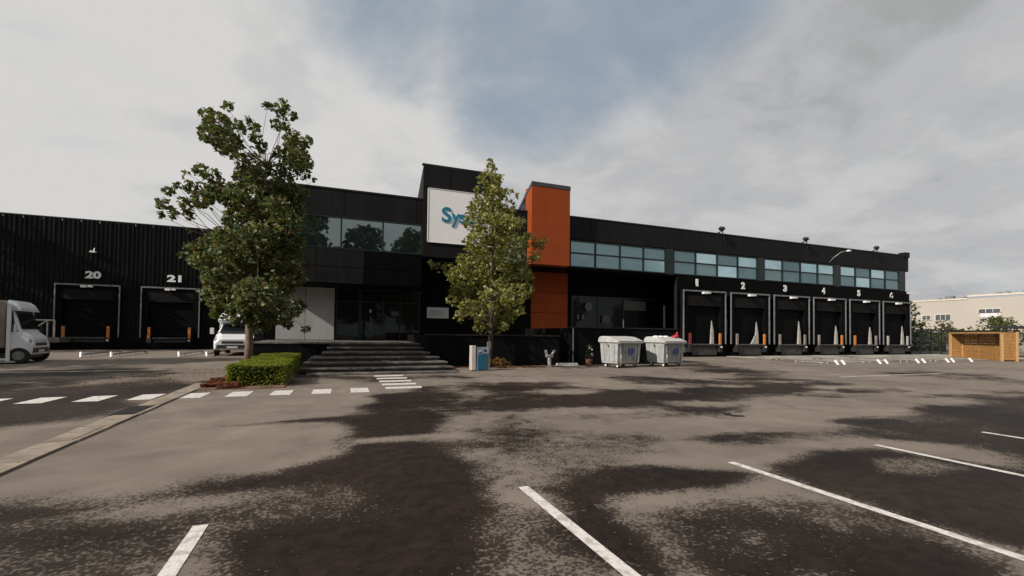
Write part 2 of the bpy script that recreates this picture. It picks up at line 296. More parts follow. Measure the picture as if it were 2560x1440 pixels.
w2=mth(t,'ADD',w,mth(t,'MULTIPLY',mth(t,'SUBTRACT',big,.5),mth(t,'MULTIPLY',pt,1.5)))
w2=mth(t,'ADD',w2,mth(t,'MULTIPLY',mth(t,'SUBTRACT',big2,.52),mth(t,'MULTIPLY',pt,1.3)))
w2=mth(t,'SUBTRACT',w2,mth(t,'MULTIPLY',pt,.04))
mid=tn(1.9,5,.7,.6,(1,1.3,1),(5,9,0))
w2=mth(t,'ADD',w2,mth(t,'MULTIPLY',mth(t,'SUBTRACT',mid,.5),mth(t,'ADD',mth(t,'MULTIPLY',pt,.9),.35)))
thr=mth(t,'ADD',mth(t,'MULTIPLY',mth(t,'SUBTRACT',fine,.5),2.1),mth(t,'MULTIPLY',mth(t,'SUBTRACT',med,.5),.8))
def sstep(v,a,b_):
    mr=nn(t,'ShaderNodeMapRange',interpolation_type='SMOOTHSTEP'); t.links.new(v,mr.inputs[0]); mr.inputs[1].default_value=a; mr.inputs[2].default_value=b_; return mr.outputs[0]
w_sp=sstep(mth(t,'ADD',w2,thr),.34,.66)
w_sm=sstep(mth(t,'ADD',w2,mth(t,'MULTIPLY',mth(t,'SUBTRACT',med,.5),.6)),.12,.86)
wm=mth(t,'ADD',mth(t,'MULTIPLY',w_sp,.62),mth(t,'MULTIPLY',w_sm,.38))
tone=tn(1.3,5,.4,.55); tone2=tn(.25,4,.5); drips=tn(3.1,2,0,.5,(1,1,1),(77,5,0))
agg=tn(140,2,0,.6)
dry=mixc(t,ramp(t,tone,[(.35,0),(.7,1)]),(.168,.140,.116),(.228,.191,.16))
dry=mixc(t,1.0,dry,ramp(t,tone2,[(.35,.86),(.65,1.08)]),'MULTIPLY')
dry=mixc(t,1.0,dry,ramp(t,agg,[(.3,.78),(.7,1.2)]),'MULTIPLY')
dry=mixc(t,1.0,dry,ramp(t,drips,[(.18,.55),(.27,1)]),'MULTIPLY')
vo=nn(t,'ShaderNodeTexVoronoi',feature='DISTANCE_TO_EDGE'); vo.inputs['Scale'].default_value=.33
vm=nn(t,'ShaderNodeVectorMath',operation='ADD'); vn=nn(t,'ShaderNodeTexNoise'); vn.inputs['Scale'].default_value=1.6; vn.inputs['Detail'].default_value=6; t.links.new(geo.outputs['Position'],vn.inputs['Vector'])
vs_=nn(t,'ShaderNodeVectorMath',operation='SCALE'); t.links.new(vn.outputs['Color'],vs_.inputs[0]); vs_.inputs[3].default_value=1.3
t.links.new(geo.outputs['Position'],vm.inputs[0]); t.links.new(vs_.outputs[0],vm.inputs[1]); t.links.new(vm.outputs[0],vo.inputs['Vector'])
dry=mixc(t,mth(t,'MULTIPLY',ramp(t,vo.outputs['Distance'],[(.0,1),(.004,0)]),ramp(t,tone2,[(.48,0),(.58,.6)])),dry,(.05,.042,.036))
wet_shade_c=mixc(t,ramp(t,med,[(.35,0),(.7,1)]),(.0105,.0062,.0043),(.023,.0155,.0115))  # one dark tone for moist asphalt and painted shadow alike
wet_shade_c=mixc(t,1.0,wet_shade_c,ramp(t,tone2,[(.4,.75),(.62,1.5)]),'MULTIPLY')
wet_shade_c=mixc(t,1.0,wet_shade_c,ramp(t,agg,[(.3,.7),(.75,1.5)]),'MULTIPLY')
t.links.new(mixc(t,wm,dry,wet_shade_c),b.inputs['Base Color'])
t.links.new(mth(t,'SUBTRACT',.88,mth(t,'MULTIPLY',wm,.25)),b.inputs['Roughness']); b.inputs['Specular IOR Level'].default_value=.12
bp=nn(t,'ShaderNodeBump'); bp.inputs['Strength'].default_value=.5; bp.inputs['Distance'].default_value=.006
t.links.new(mth(t,'ADD',tn(90,3,0,.7),mth(t,'MULTIPLY',med,.6)),bp.inputs['Height']); t.links.new(bp.outputs[0],b.inputs['Normal'])
ground=obj('ground',me,asph,kind='structure'); ground['label']='patchy parking lot asphalt with dampness and painted tree and hedge shade'
# painted markings (parts of the ground, 4 mm above it)
def quad(name,pts,m,z=.004,parent=ground,sub=1,label=None):
    mb=MB(); mb.add([(x,y,z) for x,y in pts],[tuple(range(len(pts)))]); return mb.build(name,m,parent,label=label)
for k in range(7):
    x=-.876+2.583*k
    if k<6: quad('parking_line',[(x-.05,-2),(x+.05,-2),(x+.05,4.036),(x-.05,4.036)],paint)
quad('parking_line',[(16.1,5.9),(22,5.9),(22,6.02),(16.1,6.02)],paint)
for k in range(-11,2):
    x=-.2+.86*k; j=random.uniform(-.03,.03)
    quad('crossing_stripe',[(x-.22,11.52),(x+.2,11.5),(x+.22,12.42+j),(x-.2,12.4+j)],paint)
for k in range(6):
    y=12.02+.84*k
    quad('crossing_stripe',[(1.28,y-.02),(2.2,y),(2.26,y+.42),(1.32,y+.4)],paint)
quad('worn_stripe',[(17.3,11.2),(23.5,11.2),(23.5,11.42),(17.3,11.42)],paintw)
quad('worn_stripe',[(-12,19.2),(-5.5,19.6),(-5.5,19.85),(-12,19.5)],paintw)
# drain and a broken spot
mb=MB(); mb.box(-4.75,-4.05,13.85,14.35,0,.006)
dr=mb.build('drain_cover',irong,ground)
for i in range(6): mb=MB(); mb.box(-4.7+i*.11,-4.65+i*.11,13.9,14.3,.0065,.016); mb.build('drain_bar',irong,dr)
mb=MB(); mb.add([(6.75,6.25,.004),(6.95,6.2,.004),(7.02,6.32,.004),(6.88,6.42,.004),(7.0,6.6,.004),(6.9,6.68,.004),(6.7,6.45,.004)],[(0,1,2,3,4,5,6)]); mb.build('pothole',joint,ground)
# pale concrete apron in front of the right-hand docks, slab by slab
apm=mat('apron_concrete',(.34,.31,.27),.85,var=.2,scale=1.2,col2=(.16,.14,.12))
apron=MB(); apron.box(25.6,50,17.6,24.72,-.05,.002); apron=apron.build('dock_apron',joint); apron['kind']='structure'
slab=MB(); slab.box(.012,3.988,.012,2.36,0,.028); slab=slab.build('concrete_slab',apm,apron,(25.6,17.6,.002))
for i in range(6):
    for j in range(3):
        if i==j==0: continue
        s2=slab.copy(); COL.objects.link(s2); s2.location=(25.6+4.07*i,17.6+2.37*j,.002+random.uniform(0,.004))
# concrete gutter of single stones running towards the hedge
gut=MB(); gut.box(-3.36,-2.99,-1,15.2,-.05,.006); gut=gut.build('gutter',joint); gut['kind']='structure'
gm=mat('gutter_concrete',(.27,.22,.172),.85,var=.22,scale=7,col2=(.19,.155,.12),bump=.4,bscale=25)
st=MB(); st.box(-.14,.14,.008,.982,0,.012); st=st.build('gutter_stone',gm,gut,(-3.2,-.5,.006))
for k in range(1,15):
    if k==10: continue
    s2=st.copy(); COL.objects.link(s2); s2.location=(-3.2+random.uniform(-.012,.012),-.5+k,.006+random.uniform(0,.006)); s2.rotation_euler=(0,0,random.uniform(-.012,.012))
ke=MB(); ke.box(-.03,.03,.005,.99,0,.022); ke=ke.build('kerb_stone',gm,gut,(-3.02,-.5,.002))
for k in range(1,15):
    s2=ke.copy(); COL.objects.link(s2); s2.location=(-3.02+random.uniform(-.008,.008),-.5+k,.002+random.uniform(0,.006))
gr=MB(); gr.box(-3.41,-3.03,9.52,10.46,.006,.012); gr=gr.build('channel_grate',irong,gut)
for k in range(9): mb=MB(); mb.box(-3.4,-3.04,9.56+k*.1,9.61+k*.1,.0125,.03); mb.build('grate_bar',irong,gr)

# ================================================================== OFFICE BUILDING (black, with tower and orange block)
D=24.77
ob=thing('office_building','long black office building with orange block, white sign tower and six numbered docks','building',(20,D,0))
ob.location=(0,0,0)
XL,XR=-3.1,46.95
RC=2.0; RD=2.35
mb=MB(); mb.box(XL,21.7,D+.3,D+30,5.62,8.5); mb.box(XL,10.75,D+RC+.3,D+30,0,5.6); mb.box(10.75,22.8,D+RD+.3,D+30,0,5.6); mb.box(22.8,XR-.05,D+.3,D+30,0,8.5); mb.box(21.7,22.8,D+.3,D+30,5.61,8.5); mb.box(22.7,22.8,D+.06,D+RD+.3,0,5.6); mb.build('wall',shadeclad,ob)
mb=MB(); mb.box(XL,4.42,D+.06,D+RC+.3,3.80,3.86); mb.box(4.42,22.7,D+.06,D+RD+.3,5.44,5.5); mb.build('soffit',darkwall,ob)
mb=MB(); mb.box(XL-.06,XR+.02,D-.03,D+.35,8.6,8.68); mb.box(XR-.3,XR+.02,D+.35,D+30,8.6,8.68); mb.build('roof_coping',coping,ob)
mb=MB(); mb.box(XR-.62,XR,D-.05,D+.5,8.45,8.92); mb.box(XR-.05,XR,D+.3,D+30,0,8.5); mb.build('corner_wall',ribclad,ob)
mb=MB(); mb.box(XL,XR,D+.06,D+.3,7.25,8.6); mb.box(21.6,XR,D+.06,D+.29,.0,5.43); mb.build('panel_backing',joint,ob)
_pm={}
def panel(x0,x1,z0,z1,m,parent=ob,y=D,name='facade_panel',th=.05,g=.012):
    key=(round(x1-x0,3),round(z1-z0,3),m.name,th)
    if key not in _pm:
        mb=MB(); w,h=x1-x0,z1-z0; b_=.012
        mb.box(g,w-g,0,th,g,h-g); o=mb.build(name,m,parent,(x0,y,z0),bevel=.006); _pm[key]=o; return o
    o=_pm[key].copy(); COL.objects.link(o); o.parent=parent; o.location=(x0,y+random.uniform(-.004,.004),z0); return o
# fascia above the windows
w=3.6; x=XL
while x<XR-.7:
    x1=min(x+w,XR-.62)
    if not (4.42<=x and x1<=8.8): panel(x,x1,7.25,8.6,fascia)
    x=x1
# wall below the windows: rows of panels, right wing
rows=[(0.0,.95),(.95,2.05),(2.05,3.15),(3.15,4.3),(4.3,5.5)]
docksx=[(.988*(22.10+4.2406*k),.988*(22.10+4.2406*k+3.7824)) for k in range(6)]
for z0,z1 in rows:
    yy=D+RD; x=14.4
    while x<22.65:
        x1=min(x+2.8,22.7); panel(x,x1,z0,z1,shadeclad,y=yy); x=x1
    x=21.6
    while x<XR-.05:
        x1=min(x+3.345,XR); yy=D
        if z1<=4.3 and z0>=.9:
            cuts=[(a+.05,b-.05) for a,b in docksx]
            pass
        panel(x,x1,z0,z1,shadeclad,y=yy); x=x1
# windows of the right wing: four bands of four bays, two rows
def window(x0,x1,z0,z1,cols,zm=None,y=D,gl=None,name='window'):
    mb=MB(); fr=.07
    mb.box(x0,x1,y-.01,y+.12,z0,z0+fr); mb.box(x0,x1,y-.01,y+.12,z1-fr,z1)
    xsn=[x0+(x1-x0)*k/cols for k in range(cols+1)]
    for k,xx in enumerate(xsn):
        a,b=(xx,xx+fr) if k==0 else ((xx-fr,xx) if k==cols else (xx-fr*.55,xx+fr*.55))
        mb.box(a,b,y-.005,y+.12,z0+fr,z1-fr)
    zs=[z0+fr,z1-fr]
    if zm:
        for k in range(cols): mb.box(xsn[k]+fr,xsn[k+1]-fr,y,y+.12,zm-.045,zm+.045)
        zs=[z0+fr,zm,z1-fr]
    wo_=mb.build(name,framem,ob)
    for k in range(cols):
        for j in range(len(zs)-1):
            m_=gl[(k*7+j*3+int(x0))%len(gl)] if gl else gpane
            mb=MB(); mb.add([(xsn[k]+.03,y+.06,zs[j]-.01),(xsn[k+1]-.03,y+.06,zs[j]-.01),(xsn[k+1]-.03,y+.06,zs[j+1]+.01),(xsn[k]+.03,y+.06,zs[j+1]+.01)],[(0,1,2,3)])
            p=mb.build('pane',m_,wo_); p.rotation_euler=(0,0,0)
    return wo_
ZW0,ZW1,ZM=5.55,7.2,6.42
window(13.42,20.68,ZW0,ZW1,4,ZM)
window(21.28,28.98,ZW0,ZW1,4,ZM,gl=[gpane,gpane2,gpane])
window(29.6,37.3,ZW0,ZW1,4,ZM,gl=[gpane,gpane,gpane2])
window(37.95,45.6,ZW0,ZW1,4,ZM,gl=[gpane2,gpane])
for a,b in ((20.68,21.28),(28.98,29.6),(37.3,37.95),(45.6,XR-.62)): panel(a,b,5.5,7.25,framem,name='window_pier')
# middle wing windows left of the tower
window(-1.72,4.42,5.6,7.25,3,None,gl=[gmid])
panel(XL,-1.72,5.5,7.25,shadeclad)
# middle wing wall below
for z0,z1 in ((3.86,4.7),(4.7,5.6)):
    x=XL
    for x1 in (-.8,1.45,4.42): panel(x,x1,z0,z1,fascia if x1<2 else shadeclad,name='facade_panel'); x=x1
panel(XL,-2.75,.95,3.8,shadeclad,y=D+RC)
for a,b in ((-2.75,-1.35),(-1.35,.1)): panel(a,b,.96,3.96-.17,whitewall,name='pale_wall_panel',y=D+RC-.06)
# entrance: dark glass front in the recess
EY=D+RC; mb=MB()
for xx in (.16,1.35,1.42,2.6,3.55,4.65): mb.box(xx,xx+.07,EY-.02,EY+.1,.97,3.8)
mb.box(.1,4.75,EY-.025,EY+.12,3.72,3.8); mb.box(.1,4.75,EY-.018,EY+.1,3.05,3.12)
en=mb.build('entrance_front',framem,ob)
for a,b in ((.23,1.35),(1.49,2.6),(2.67,3.55),(3.62,4.65)):
    for z0,z1 in ((.97,3.05),(3.12,3.72)):
        mb=MB(); mb.add([(a,EY+.04,z0),(b,EY+.04,z0),(b,EY+.04,z1),(a,EY+.04,z1)],[(0,1,2,3)]); mb.build('pane',gdark,en)
mb=MB(); mb.tube((1.98,EY-.08,1.5),(1.98,EY-.08,2.3),.018); mb.build('door_handle',greysteel,en)
mb=MB(); mb.box(1.9,2.04,EY-.03,EY-.02,2.5,2.68); mb.build('door_notice',mat('dim_notice2',(.3,.3,.3),.5),en)
mb=MB(); mb.box(3.1,3.5,EY-.03,EY-.02,2.35,2.6); mb.build('door_notice',mat('dim_notice',(.06,.06,.062),.5),en)
# sign tower
TY=D-.06
mb=MB()
vs=[(4.42,TY,5.5),(8.85,TY,5.5),(8.85,D+1.75,5.5),(4.42,D+1.75,5.5),(4.42,TY,10.5),(8.85,TY,10.5),(8.85,D+1.75,9.15),(4.42,D+1.75,9.15)]
mb.add(vs,[(0,3,2,1),(4,5,6,7),(0,1,5,4),(1,2,6,5),(2,3,7,6),(3,0,4,7)])
vs=[(4.44,D+1.75,8.3),(8.83,D+1.75,8.3),(8.83,D+2.6,8.3),(4.44,D+2.6,8.3),(4.44,D+1.75,9.13),(8.83,D+1.75,9.13),(8.83,D+2.6,8.55),(4.44,D+2.6,8.55)]
mb.add(vs,[(0,3,2,1),(4,5,6,7),(0,1,5,4),(1,2,6,5),(2,3,7,6),(3,0,4,7)])
tw=mb.build('tower',fascia,ob)
mb=MB(); mb.box(4.36,8.9,TY-.03,TY+.2,10.5,10.57); mb.build('tower_coping',coping,tw)
for k in range(3):
    a=4.42+k*4.43/3
    for z0,z1 in ((9.28,10.5),(5.5,6.3)): panel(a,a+4.43/3,z0,z1,fascia,tw,TY-.05,'tower_panel')
mb=MB(); mb.box(4.69,8.66,TY-.11,TY-.05,6.33,9.22); sg=mb.build('sign_panel',signw,ob,bevel=.01)
mb=MB()
mb.box(4.66,8.69,TY-.13,TY-.052,9.221,9.25); mb.box(4.66,8.69,TY-.13,TY-.052,6.3,6.329); mb.box(4.66,4.689,TY-.13,TY-.052,6.3,9.25); mb.box(8.661,8.69,TY-.13,TY-.052,6.3,9.25)
mb.build('sign_frame',whitel,sg)
text('S',.83,.52,.02,'sign_letter',teal,sg,(5.69,TY-.13,7.88),.02)
text('y',.74,.5,.02,'sign_letter',teal,sg,(6.2,TY-.13,7.61),.02)
text('s',.5,.36,.02,'sign_letter',teal,sg,(6.6,TY-.13,7.73),.02)
text('c',.5,.38,.02,'sign_letter',teal,sg,(7.0,TY-.13,7.73),.02)
text('o',.5,.46,.02,'sign_letter',teal,sg,(7.46,TY-.13,7.73),.02)
mb=MB(); mb.add([(7.72,TY-.14,7.6),(7.86,TY-.14,7.62),(7.98,TY-.14,7.85),(7.95,TY-.14,8.12),(7.8,TY-.14,7.98),(7.72,TY-.14,7.8)],[(0,1,2,3,4,5)]); mb.build('sign_leaf_mark',greenl,sg)
# wall under the tower and between tower and orange block
for z0,z1 in rows[1:]:
    for a,b in ((4.75,8.2),(8.2,11.7)): panel(a,b,z0,z1,shadeclad,y=D+RC)
panel(8.85,9.1,5.5,7.25,framem,name='window_pier')
window(9.1,10.6,5.55,7.2,1,6.42,gl=[gpane2])
# little white plate by the stairs
mb=MB(); mb.box(5.12,6.4,D+RC-.04,D+RC-.005,2.28,2.91); pl=mb.build('notice_plate',mat('plate_grey',(.42,.43,.44),.5,var=.05),ob)
for z,a,b in ((2.70,5.3,6.0),(2.58,5.3,6.15),(2.46,5.3,5.95)): mb=MB(); mb.box(a,b,D+RC-.05,D+RC-.041,z-.018,z+.018); mb.build('plate_line',mat('plate_ink',(.1,.11,.12),.5),pl)
# orange block: projecting upper box and the wall under it
OY=24.17
mb=MB(); mb.box(10.57,13.07,OY,D+.3,5.47,10.02); orb=mb.build('orange_block',orangem,ob,bevel=.01)
mb=MB()
mb.add([(10.6,D+.3,8.3),(13.05,D+.3,8.3),(13.05,26.5,8.3),(10.6,26.5,8.3),(10.6,D+.3,9.97),(13.05,D+.3,9.97),(13.05,26.5,8.9),(10.6,26.5,8.9)],[(0,3,2,1),(4,5,6,7),(0,1,5,4),(1,2,6,5),(2,3,7,6),(3,0,4,7)])
mb.add([(10.555,OY-.02,10.02),(13.09,OY-.02,10.02),(13.09,26.55,8.78),(10.555,26.55,8.78),(10.555,OY-.02,10.25),(13.09,OY-.02,10.25),(13.09,26.55,9.0),(10.555,26.55,9.0)],[(0,3,2,1),(4,5,6,7),(0,1,5,4),(1,2,6,5),(2,3,7,6),(3,0,4,7)])
mb.build('sloping_roof',mat('blue_grey_metal',(.05,.052,.07),.45,.3,streak=.1),ob)
for z0,z1 in ((.0,1.4),(1.4,2.8),(2.8,4.15),(4.15,5.46)): panel(11.82,14.5,z0,z1,orangem,name='orange_panel',y=D+RD-.1)
# ground floor lookout window right of the orange block
GY=D+RD-.08; sx=1.043
mb=MB()
for xx in (14.78,16.78,18.83,22.4): mb.box(xx,xx+.08,GY-.02,GY+.08,1.0,3.9)
mb.box(14.78,22.48,GY-.025,GY+.079,3.93,4.01); gf=mb.build('ground_floor_window',framem,ob)
for a,b in ((14.86,16.78),(16.86,18.83),(18.91,22.4)):
    mb=MB(); mb.add([(a,GY+.03,1.0),(b,GY+.03,1.0),(b,GY+.03,3.93),(a,GY+.03,3.93)],[(0,1,2,3)]); mb.build('pane',gdark,gf)
mb=MB(); mb.box(18.9,20.75,GY-.03,GY-.005,3.15,3.84-.02); mb.build('window_notice',mat('grey_green_notice',(.055,.07,.06),.6,var=.05),gf)
mb=MB(); mb.box(22.3,22.4,GY-.1,GY-.02,2.0,3.6); mb.build('light_strip',mat('pale_strip',(.45,.46,.45),.5),gf)
mb=MB(); mb.box(18.8,18.88,GY-.08,GY-.02,1.9,2.5); mb.build('light_strip',MAT['pale_strip'],gf)
mb=MB(); mb.tube((16.05,GY-.1,3.3),(16.05,GY-.02,3.3),.29,.29,14); mb.build('round_mirror',mat('dim_mirror',(.08,.085,.085),.4),gf)
mb=MB(); mb.box(17.1,17.75,GY-.12,GY-.03,2.2,2.75,inset=.03); mb.build('wall_box',mat('dim_box',(.05,.05,.052),.5),gf)
for xx in (15.2,15.58): mb=MB(); mb.box(xx,xx+.12,GY-.06,GY-.02,2.45,2.75); mb.build('switch_plate',mat('dim_plate',(.12,.125,.125),.5),gf)
# ================================================================== DOCKS (parts of their buildings)
ibeam=mat('dock_black_curtain',(.0035,.0035,.004),.85,0,.08,var=.3)
doorm=mat('dock_door',(.004,.004,.0045),.7,0,.08,var=.3,streak=.3)
valm=mat('dock_valance',(.012,.0115,.0115),.8,0,.1,var=.3)
framep=mat('dock_pale_frame',(.17,.175,.18),.5,.1,streak=.2,var=.25,scale=4)
flapm=mat('pale_flap',(.33,.315,.295),.7,var=.2,scale=5)
lampw=mat('lamp_white',(.75,.74,.72),.4)
greyp=mat('dirty_guard',(.20,.17,.15),.7,var=.3)
def dock(parent,x0,wd,Yw,zt,zb,num,numw,left_post,right_post,flap,ny=.55,numx=0):
    p=.3; Yf=Yw-p; fr=.07
    mb=MB()   # black shelter with a recessed door
    mb.box(x0,x0+.42,Yf+.02,Yw+.03,zb,zt); mb.box(x0+wd-.42,x0+wd,Yf+.02,Yw+.03,zb,zt); mb.box(x0+.42,x0+wd-.42,Yf+.02,Yw+.03,zt-.35,zt)
    dk=mb.build('loading_dock',ibeam,parent)
    mb=MB()
    for k in range(5): h=(zt-.36-zb)/5; mb.box(x0+.43,x0+wd-.43,Yw-.03,Yw+.02,zb+h*k+.01,zb+h*(k+1)-.01)
    mb.build('dock_door',doorm,dk)
    mb=MB(); mb.box(x0+.40,x0+wd-.40,Yf+.04,Yf+.07,zt-1.05,zt-.1); mb.build('valance',valm,dk)
    for a in (x0-.01,x0+wd-fr+.01): mb=MB(); mb.box(a,a+fr,Yf-.05,Yf+.015,zb-.05,zt-.1); mb.build('frame_post',framep,dk)
    mb=MB(); mb.box(x0-.01,x0+wd+.01,Yf-.052,Yf+.015,zt-.098,zt); mb.build('frame_beam',framep,dk)
    mb=MB(); c=x0+wd*.5; mb.box(c-.32,c-.02,Yf-.28,Yf-.06,zt-.24,zt-.1); mb.box(c+.06,c+.3,Yf-.24,Yf-.06,zt-.21,zt-.1); mb.build('dock_lamp',lampw,dk)
    for a,mm in ((x0+.46,left_post),(x0+wd-.66,right_post)):
        if mm: mb=MB(); mb.box(a,a+.17,Yf-.12,Yf+.0,zb-.1,zb+.68); mb.build('guide_post',mm,dk,bevel=.02)
    # platform edge: bumpers, leveller plate, pit
    for a in (x0+.42,x0+wd-.72): mb=MB(); mb.box(a,a+.28,Yf-.16,Yw,zb-.62,zb-.12); mb.build('dock_bumper',rubber,dk,bevel=.02)
    mb=MB(); mb.box(x0+.75,x0+wd-.75,Yf-.1,Yw,zb-.14,zb-.04); mb.build('leveller_plate',mat('leveller_grey',(.07,.068,.064),.6,var=.3),dk)
    mb=MB(); mb.box(x0+wd-.62,x0+wd-.5,Yf-.2,Yf-.16,zb-.3,zb-.2); mb.build('bumper_lamp',lampw,dk)
    mb=MB(); mb.box(x0+.8,x0+wd-.8,Yf+.02,Yf+.05,.12,zb-.2); mb.build('pit_plate',mat('pit_grey',(.045,.043,.04),.7,var=.4,scale=4),dk)
    if flap:
        mb=MB(); a=x0+wd-1.2+random.uniform(-.08,.08); h_=random.uniform(1.3,1.75)
        mb.add([(a-.1,Yf-.05,zb-.05),(a+.15,Yf-.05,zb-.05),(a+.12,Yf-.03,zb+.85),(a+.0,Yf,zb+h_),(a-.06,Yf-.02,zb+.8),(a-.1,Yf+.1,zb-.05),(a+.15,Yf+.1,zb-.05),(a+.12,Yf+.08,zb+.85),(a+.0,Yf+.06,zb+h_),(a-.06,Yf+.08,zb+.8)],
           [(0,1,2,3,4),(9,8,7,6,5),(0,5,6,1),(1,6,7,2),(2,7,8,3),(3,8,9,4),(4,9,5,0)])
        mb.build('hanging_flap',flapm,dk)
        if flap>1:
            mb=MB(); mb.add([(a-.55,Yf-.04,zb-.05),(a-.15,Yf-.04,zb-.05),(a-.12,Yf-.03,zb+.6),(a-.55,Yf+.06,zb-.05),(a-.15,Yf+.06,zb-.05),(a-.12,Yf+.05,zb+.6)],[(0,1,2),(5,4,3),(0,3,4,1),(1,4,5,2),(2,5,3,0)]); mb.build('hanging_flap',flapm,dk)
    text(num,.5,numw,.02,'dock_number',whitel,dk,(numx or x0+wd*.42,Yw-.09,5.07),.045)
posts=[(mat('dull_red',(.16,.02,.02),.6),orangep,1),(greyp,orangep,2),(greyp,greyp,1),(greyp,orangep,1),(orangep,greyp,1),(flapm,flapm,1)]
for k in range(6):
    a,b=docksx[k]; dock(ob,a,b-a,D,4.525,.93,str(k+1),.34 if k else .2,*posts[k],numx=.996*(23.3+4.235*k))
# black plinth under the docks
mb=MB(); mb.box(21.6,XR,D-.12,D,0,.3); mb.build('plinth',ibeam,ob)
for x_ in (25.75,29.95,34.1,38.3,42.5): mb=MB(); mb.box(x_,x_+.1,D-.16,D-.02,1.6,2.6); mb.build('control_box',mat('dim_box_grey',(.06,.06,.06),.5),ob)
# ================================================================== WAREHOUSE on the left (ribbed)
WY=39.587
wh=thing('warehouse','tall ribbed black warehouse behind the trucks, with docks 20 and 21','building')
mb=MB(); mb.box(-46,-3.3,WY+.3,WY+40,0,8.7); mb.box(-3.3,2,WY+.3,WY+40,0,8.7); mb.build('wall',ribclad,wh)
mb=MB(); mb.box(-46,2,WY-.02,WY+.32,8.82,8.87); mb.build('roof_coping',mat('coping_grey',(.07,.07,.07),.4,.3),wh)
def ribsheet(z0,z1,name):
    w=1.0; pr=[(0,0),(.05,0),(.075,-.05),(.135,-.05),(.16,0),(.305,0),(.33,-.035),(.39,-.035),(.415,0),(.56,0),(.585,-.05),(.645,-.05),(.67,0),(.81,0),(.835,-.035),(.895,-.035),(.92,0),(.99,0)]
    vs=[(x,y,z) for z in (z0,z1) for x,y in pr]+[(0,.03,z0),(.99,.03,z0),(.99,.03,z1),(0,.03,z1)]
    n=len(pr); fs=[(i,i+1,n+i+1,n+i) for i in range(n-1)]
    mb=MB(); mb.add(vs,fs); return mb
base=ribsheet(0,8.82,'r').build('cladding_sheet',ribclad,wh,(-30,WY,0))
for k in range(1,32):
    s2=base.copy(); COL.objects.link(s2); s2.location=(-30+k,WY+random.choice((0,0,.006,.012,-.008)),0); s2.rotation_euler=(0,0,random.uniform(-.012,.012))
mb=MB(); mb.box(-46,-30,WY,WY+.05,0,8.82); mb.build('side_cladding',ribclad,wh)
for k,(n_,nx_) in enumerate((('20',-15.22),('21',-10.62))):
    dock(wh,-17.138+4.67*k,3.5,WY-.03,4.41,.886,n_,.86,orangep,orangep,0,numx=nx_)
mb=MB(); mb.box(-18,-6,WY-.5,WY-.2,0,.5); mb.build('plinth',ibeam,wh)
lt=thing('wall_lamp','small grey lamp high on the ribbed wall above dock number 20','lamp',(-15.23,WY-.05,6.6),group=None)
mb=MB(); mb.box(-.17,.17,-.32,-.02,-.03,.1,inset=.04); mb.build('lamp_head',galv,lt); mb=MB(); mb.tube((0,-.1,.08),(0,.0,.3),.02); mb.build('bracket',galv,lt)
# ================================================================== TERRACE, STEPS, PLATFORM WALLS
stp=thing('entrance_steps','wide flight of dark concrete steps up to the black entrance','steps',(1.6,18,0)); stp.location=(0,0,0)
spec=[(0,.06,16.15,-.75,4.25),(.06,.2,16.6,-1.0,4.22),(.2,.35,17.1,-.92,4.1),(.35,.5,17.85,-.72,3.95),(.5,.65,18.5,-.35,3.72),(.65,.8,19.6,-.2,3.68),(.8,.95,20.45,-.1,3.78)]
for k,(z0,z1,y0,a,b) in enumerate(spec):
    y1=spec[k+1][2]+.12 if k<6 else 21.0
    nb=4; xs_=[a+(b-a)*i/nb+(random.uniform(-.1,.1) if 0<i<nb else 0) for i in range(nb+1)]
    for i in range(nb):
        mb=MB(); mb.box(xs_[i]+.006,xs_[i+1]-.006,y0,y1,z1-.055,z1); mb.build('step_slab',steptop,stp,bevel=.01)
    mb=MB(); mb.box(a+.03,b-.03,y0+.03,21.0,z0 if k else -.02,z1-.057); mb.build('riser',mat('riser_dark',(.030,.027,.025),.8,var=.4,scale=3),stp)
ter=thing('terrace','dark walled terrace in front of the entrance, above the steps','terrace')
mb=MB(); mb.box(-3.1,4.4,20.98,D+1.9,0,.90); mb.build('wall',darkwall,ter)
for i in range(6): mb=MB(); mb.box(-3.1+1.25*i+.006,-3.1+1.25*(i+1)-.006,20.95,D+1.92,.902,.955); mb.build('paving_slab',steptop,ter)
def lowwall(name,label,x0,x1,y,h,seg,ret=None):
    t_=thing(name,label,'wall')
    mb=MB(); mb.box(x0,x1,y,y+.2,0,h-.06)
    if ret: mb.box(ret[0],ret[0]+.2,y+.2,D-.5,0,h-.06)
    mb.build('wall',darkwall,t_)
    n=max(1,round((x1-x0)/seg))
    for i in range(n):
        a=x0-.04+(x1-x0+.08)*i/n; b=x0-.04+(x1-x0+.08)*(i+1)/n
        mb=MB(); mb.box(a+.004,b-.004,y-.05,y+.25,h-.058,h); mb.build('coping_stone',coping,t_)
    return t_
lowwall('terrace_wall','low black parapet wall with thin coping right of the steps, behind the blue machine',3.65,9.7,18.9,1.38,1.5,(3.65,))
p2=lowwall('platform_wall','higher black platform wall with thin coping behind the two waste containers',10.3,16.5,18.92,1.79,1.55,(10.3,))
mb=MB(); mb.box(10.5,16.5,19.15,D-.06,0,.92); mb.box(10.8,22.65,D-.05,D+RD-.02,0,.92); mb.box(16.3,16.5,19.12,D-.06,.92,1.73); mb.build('platform_deck',conc,p2)
mb=MB(); mb.tube((10.42,18.86,0),(10.42,18.86,1.72),.022); o=mb.build('drainpipe',greysteel,p2)
mb=MB(); mb.box(4.41,9.7,19.12,D+1.9,0,.9); o=mb.build('raised_floor',conc,bpy.data.objects['terrace_wall'])
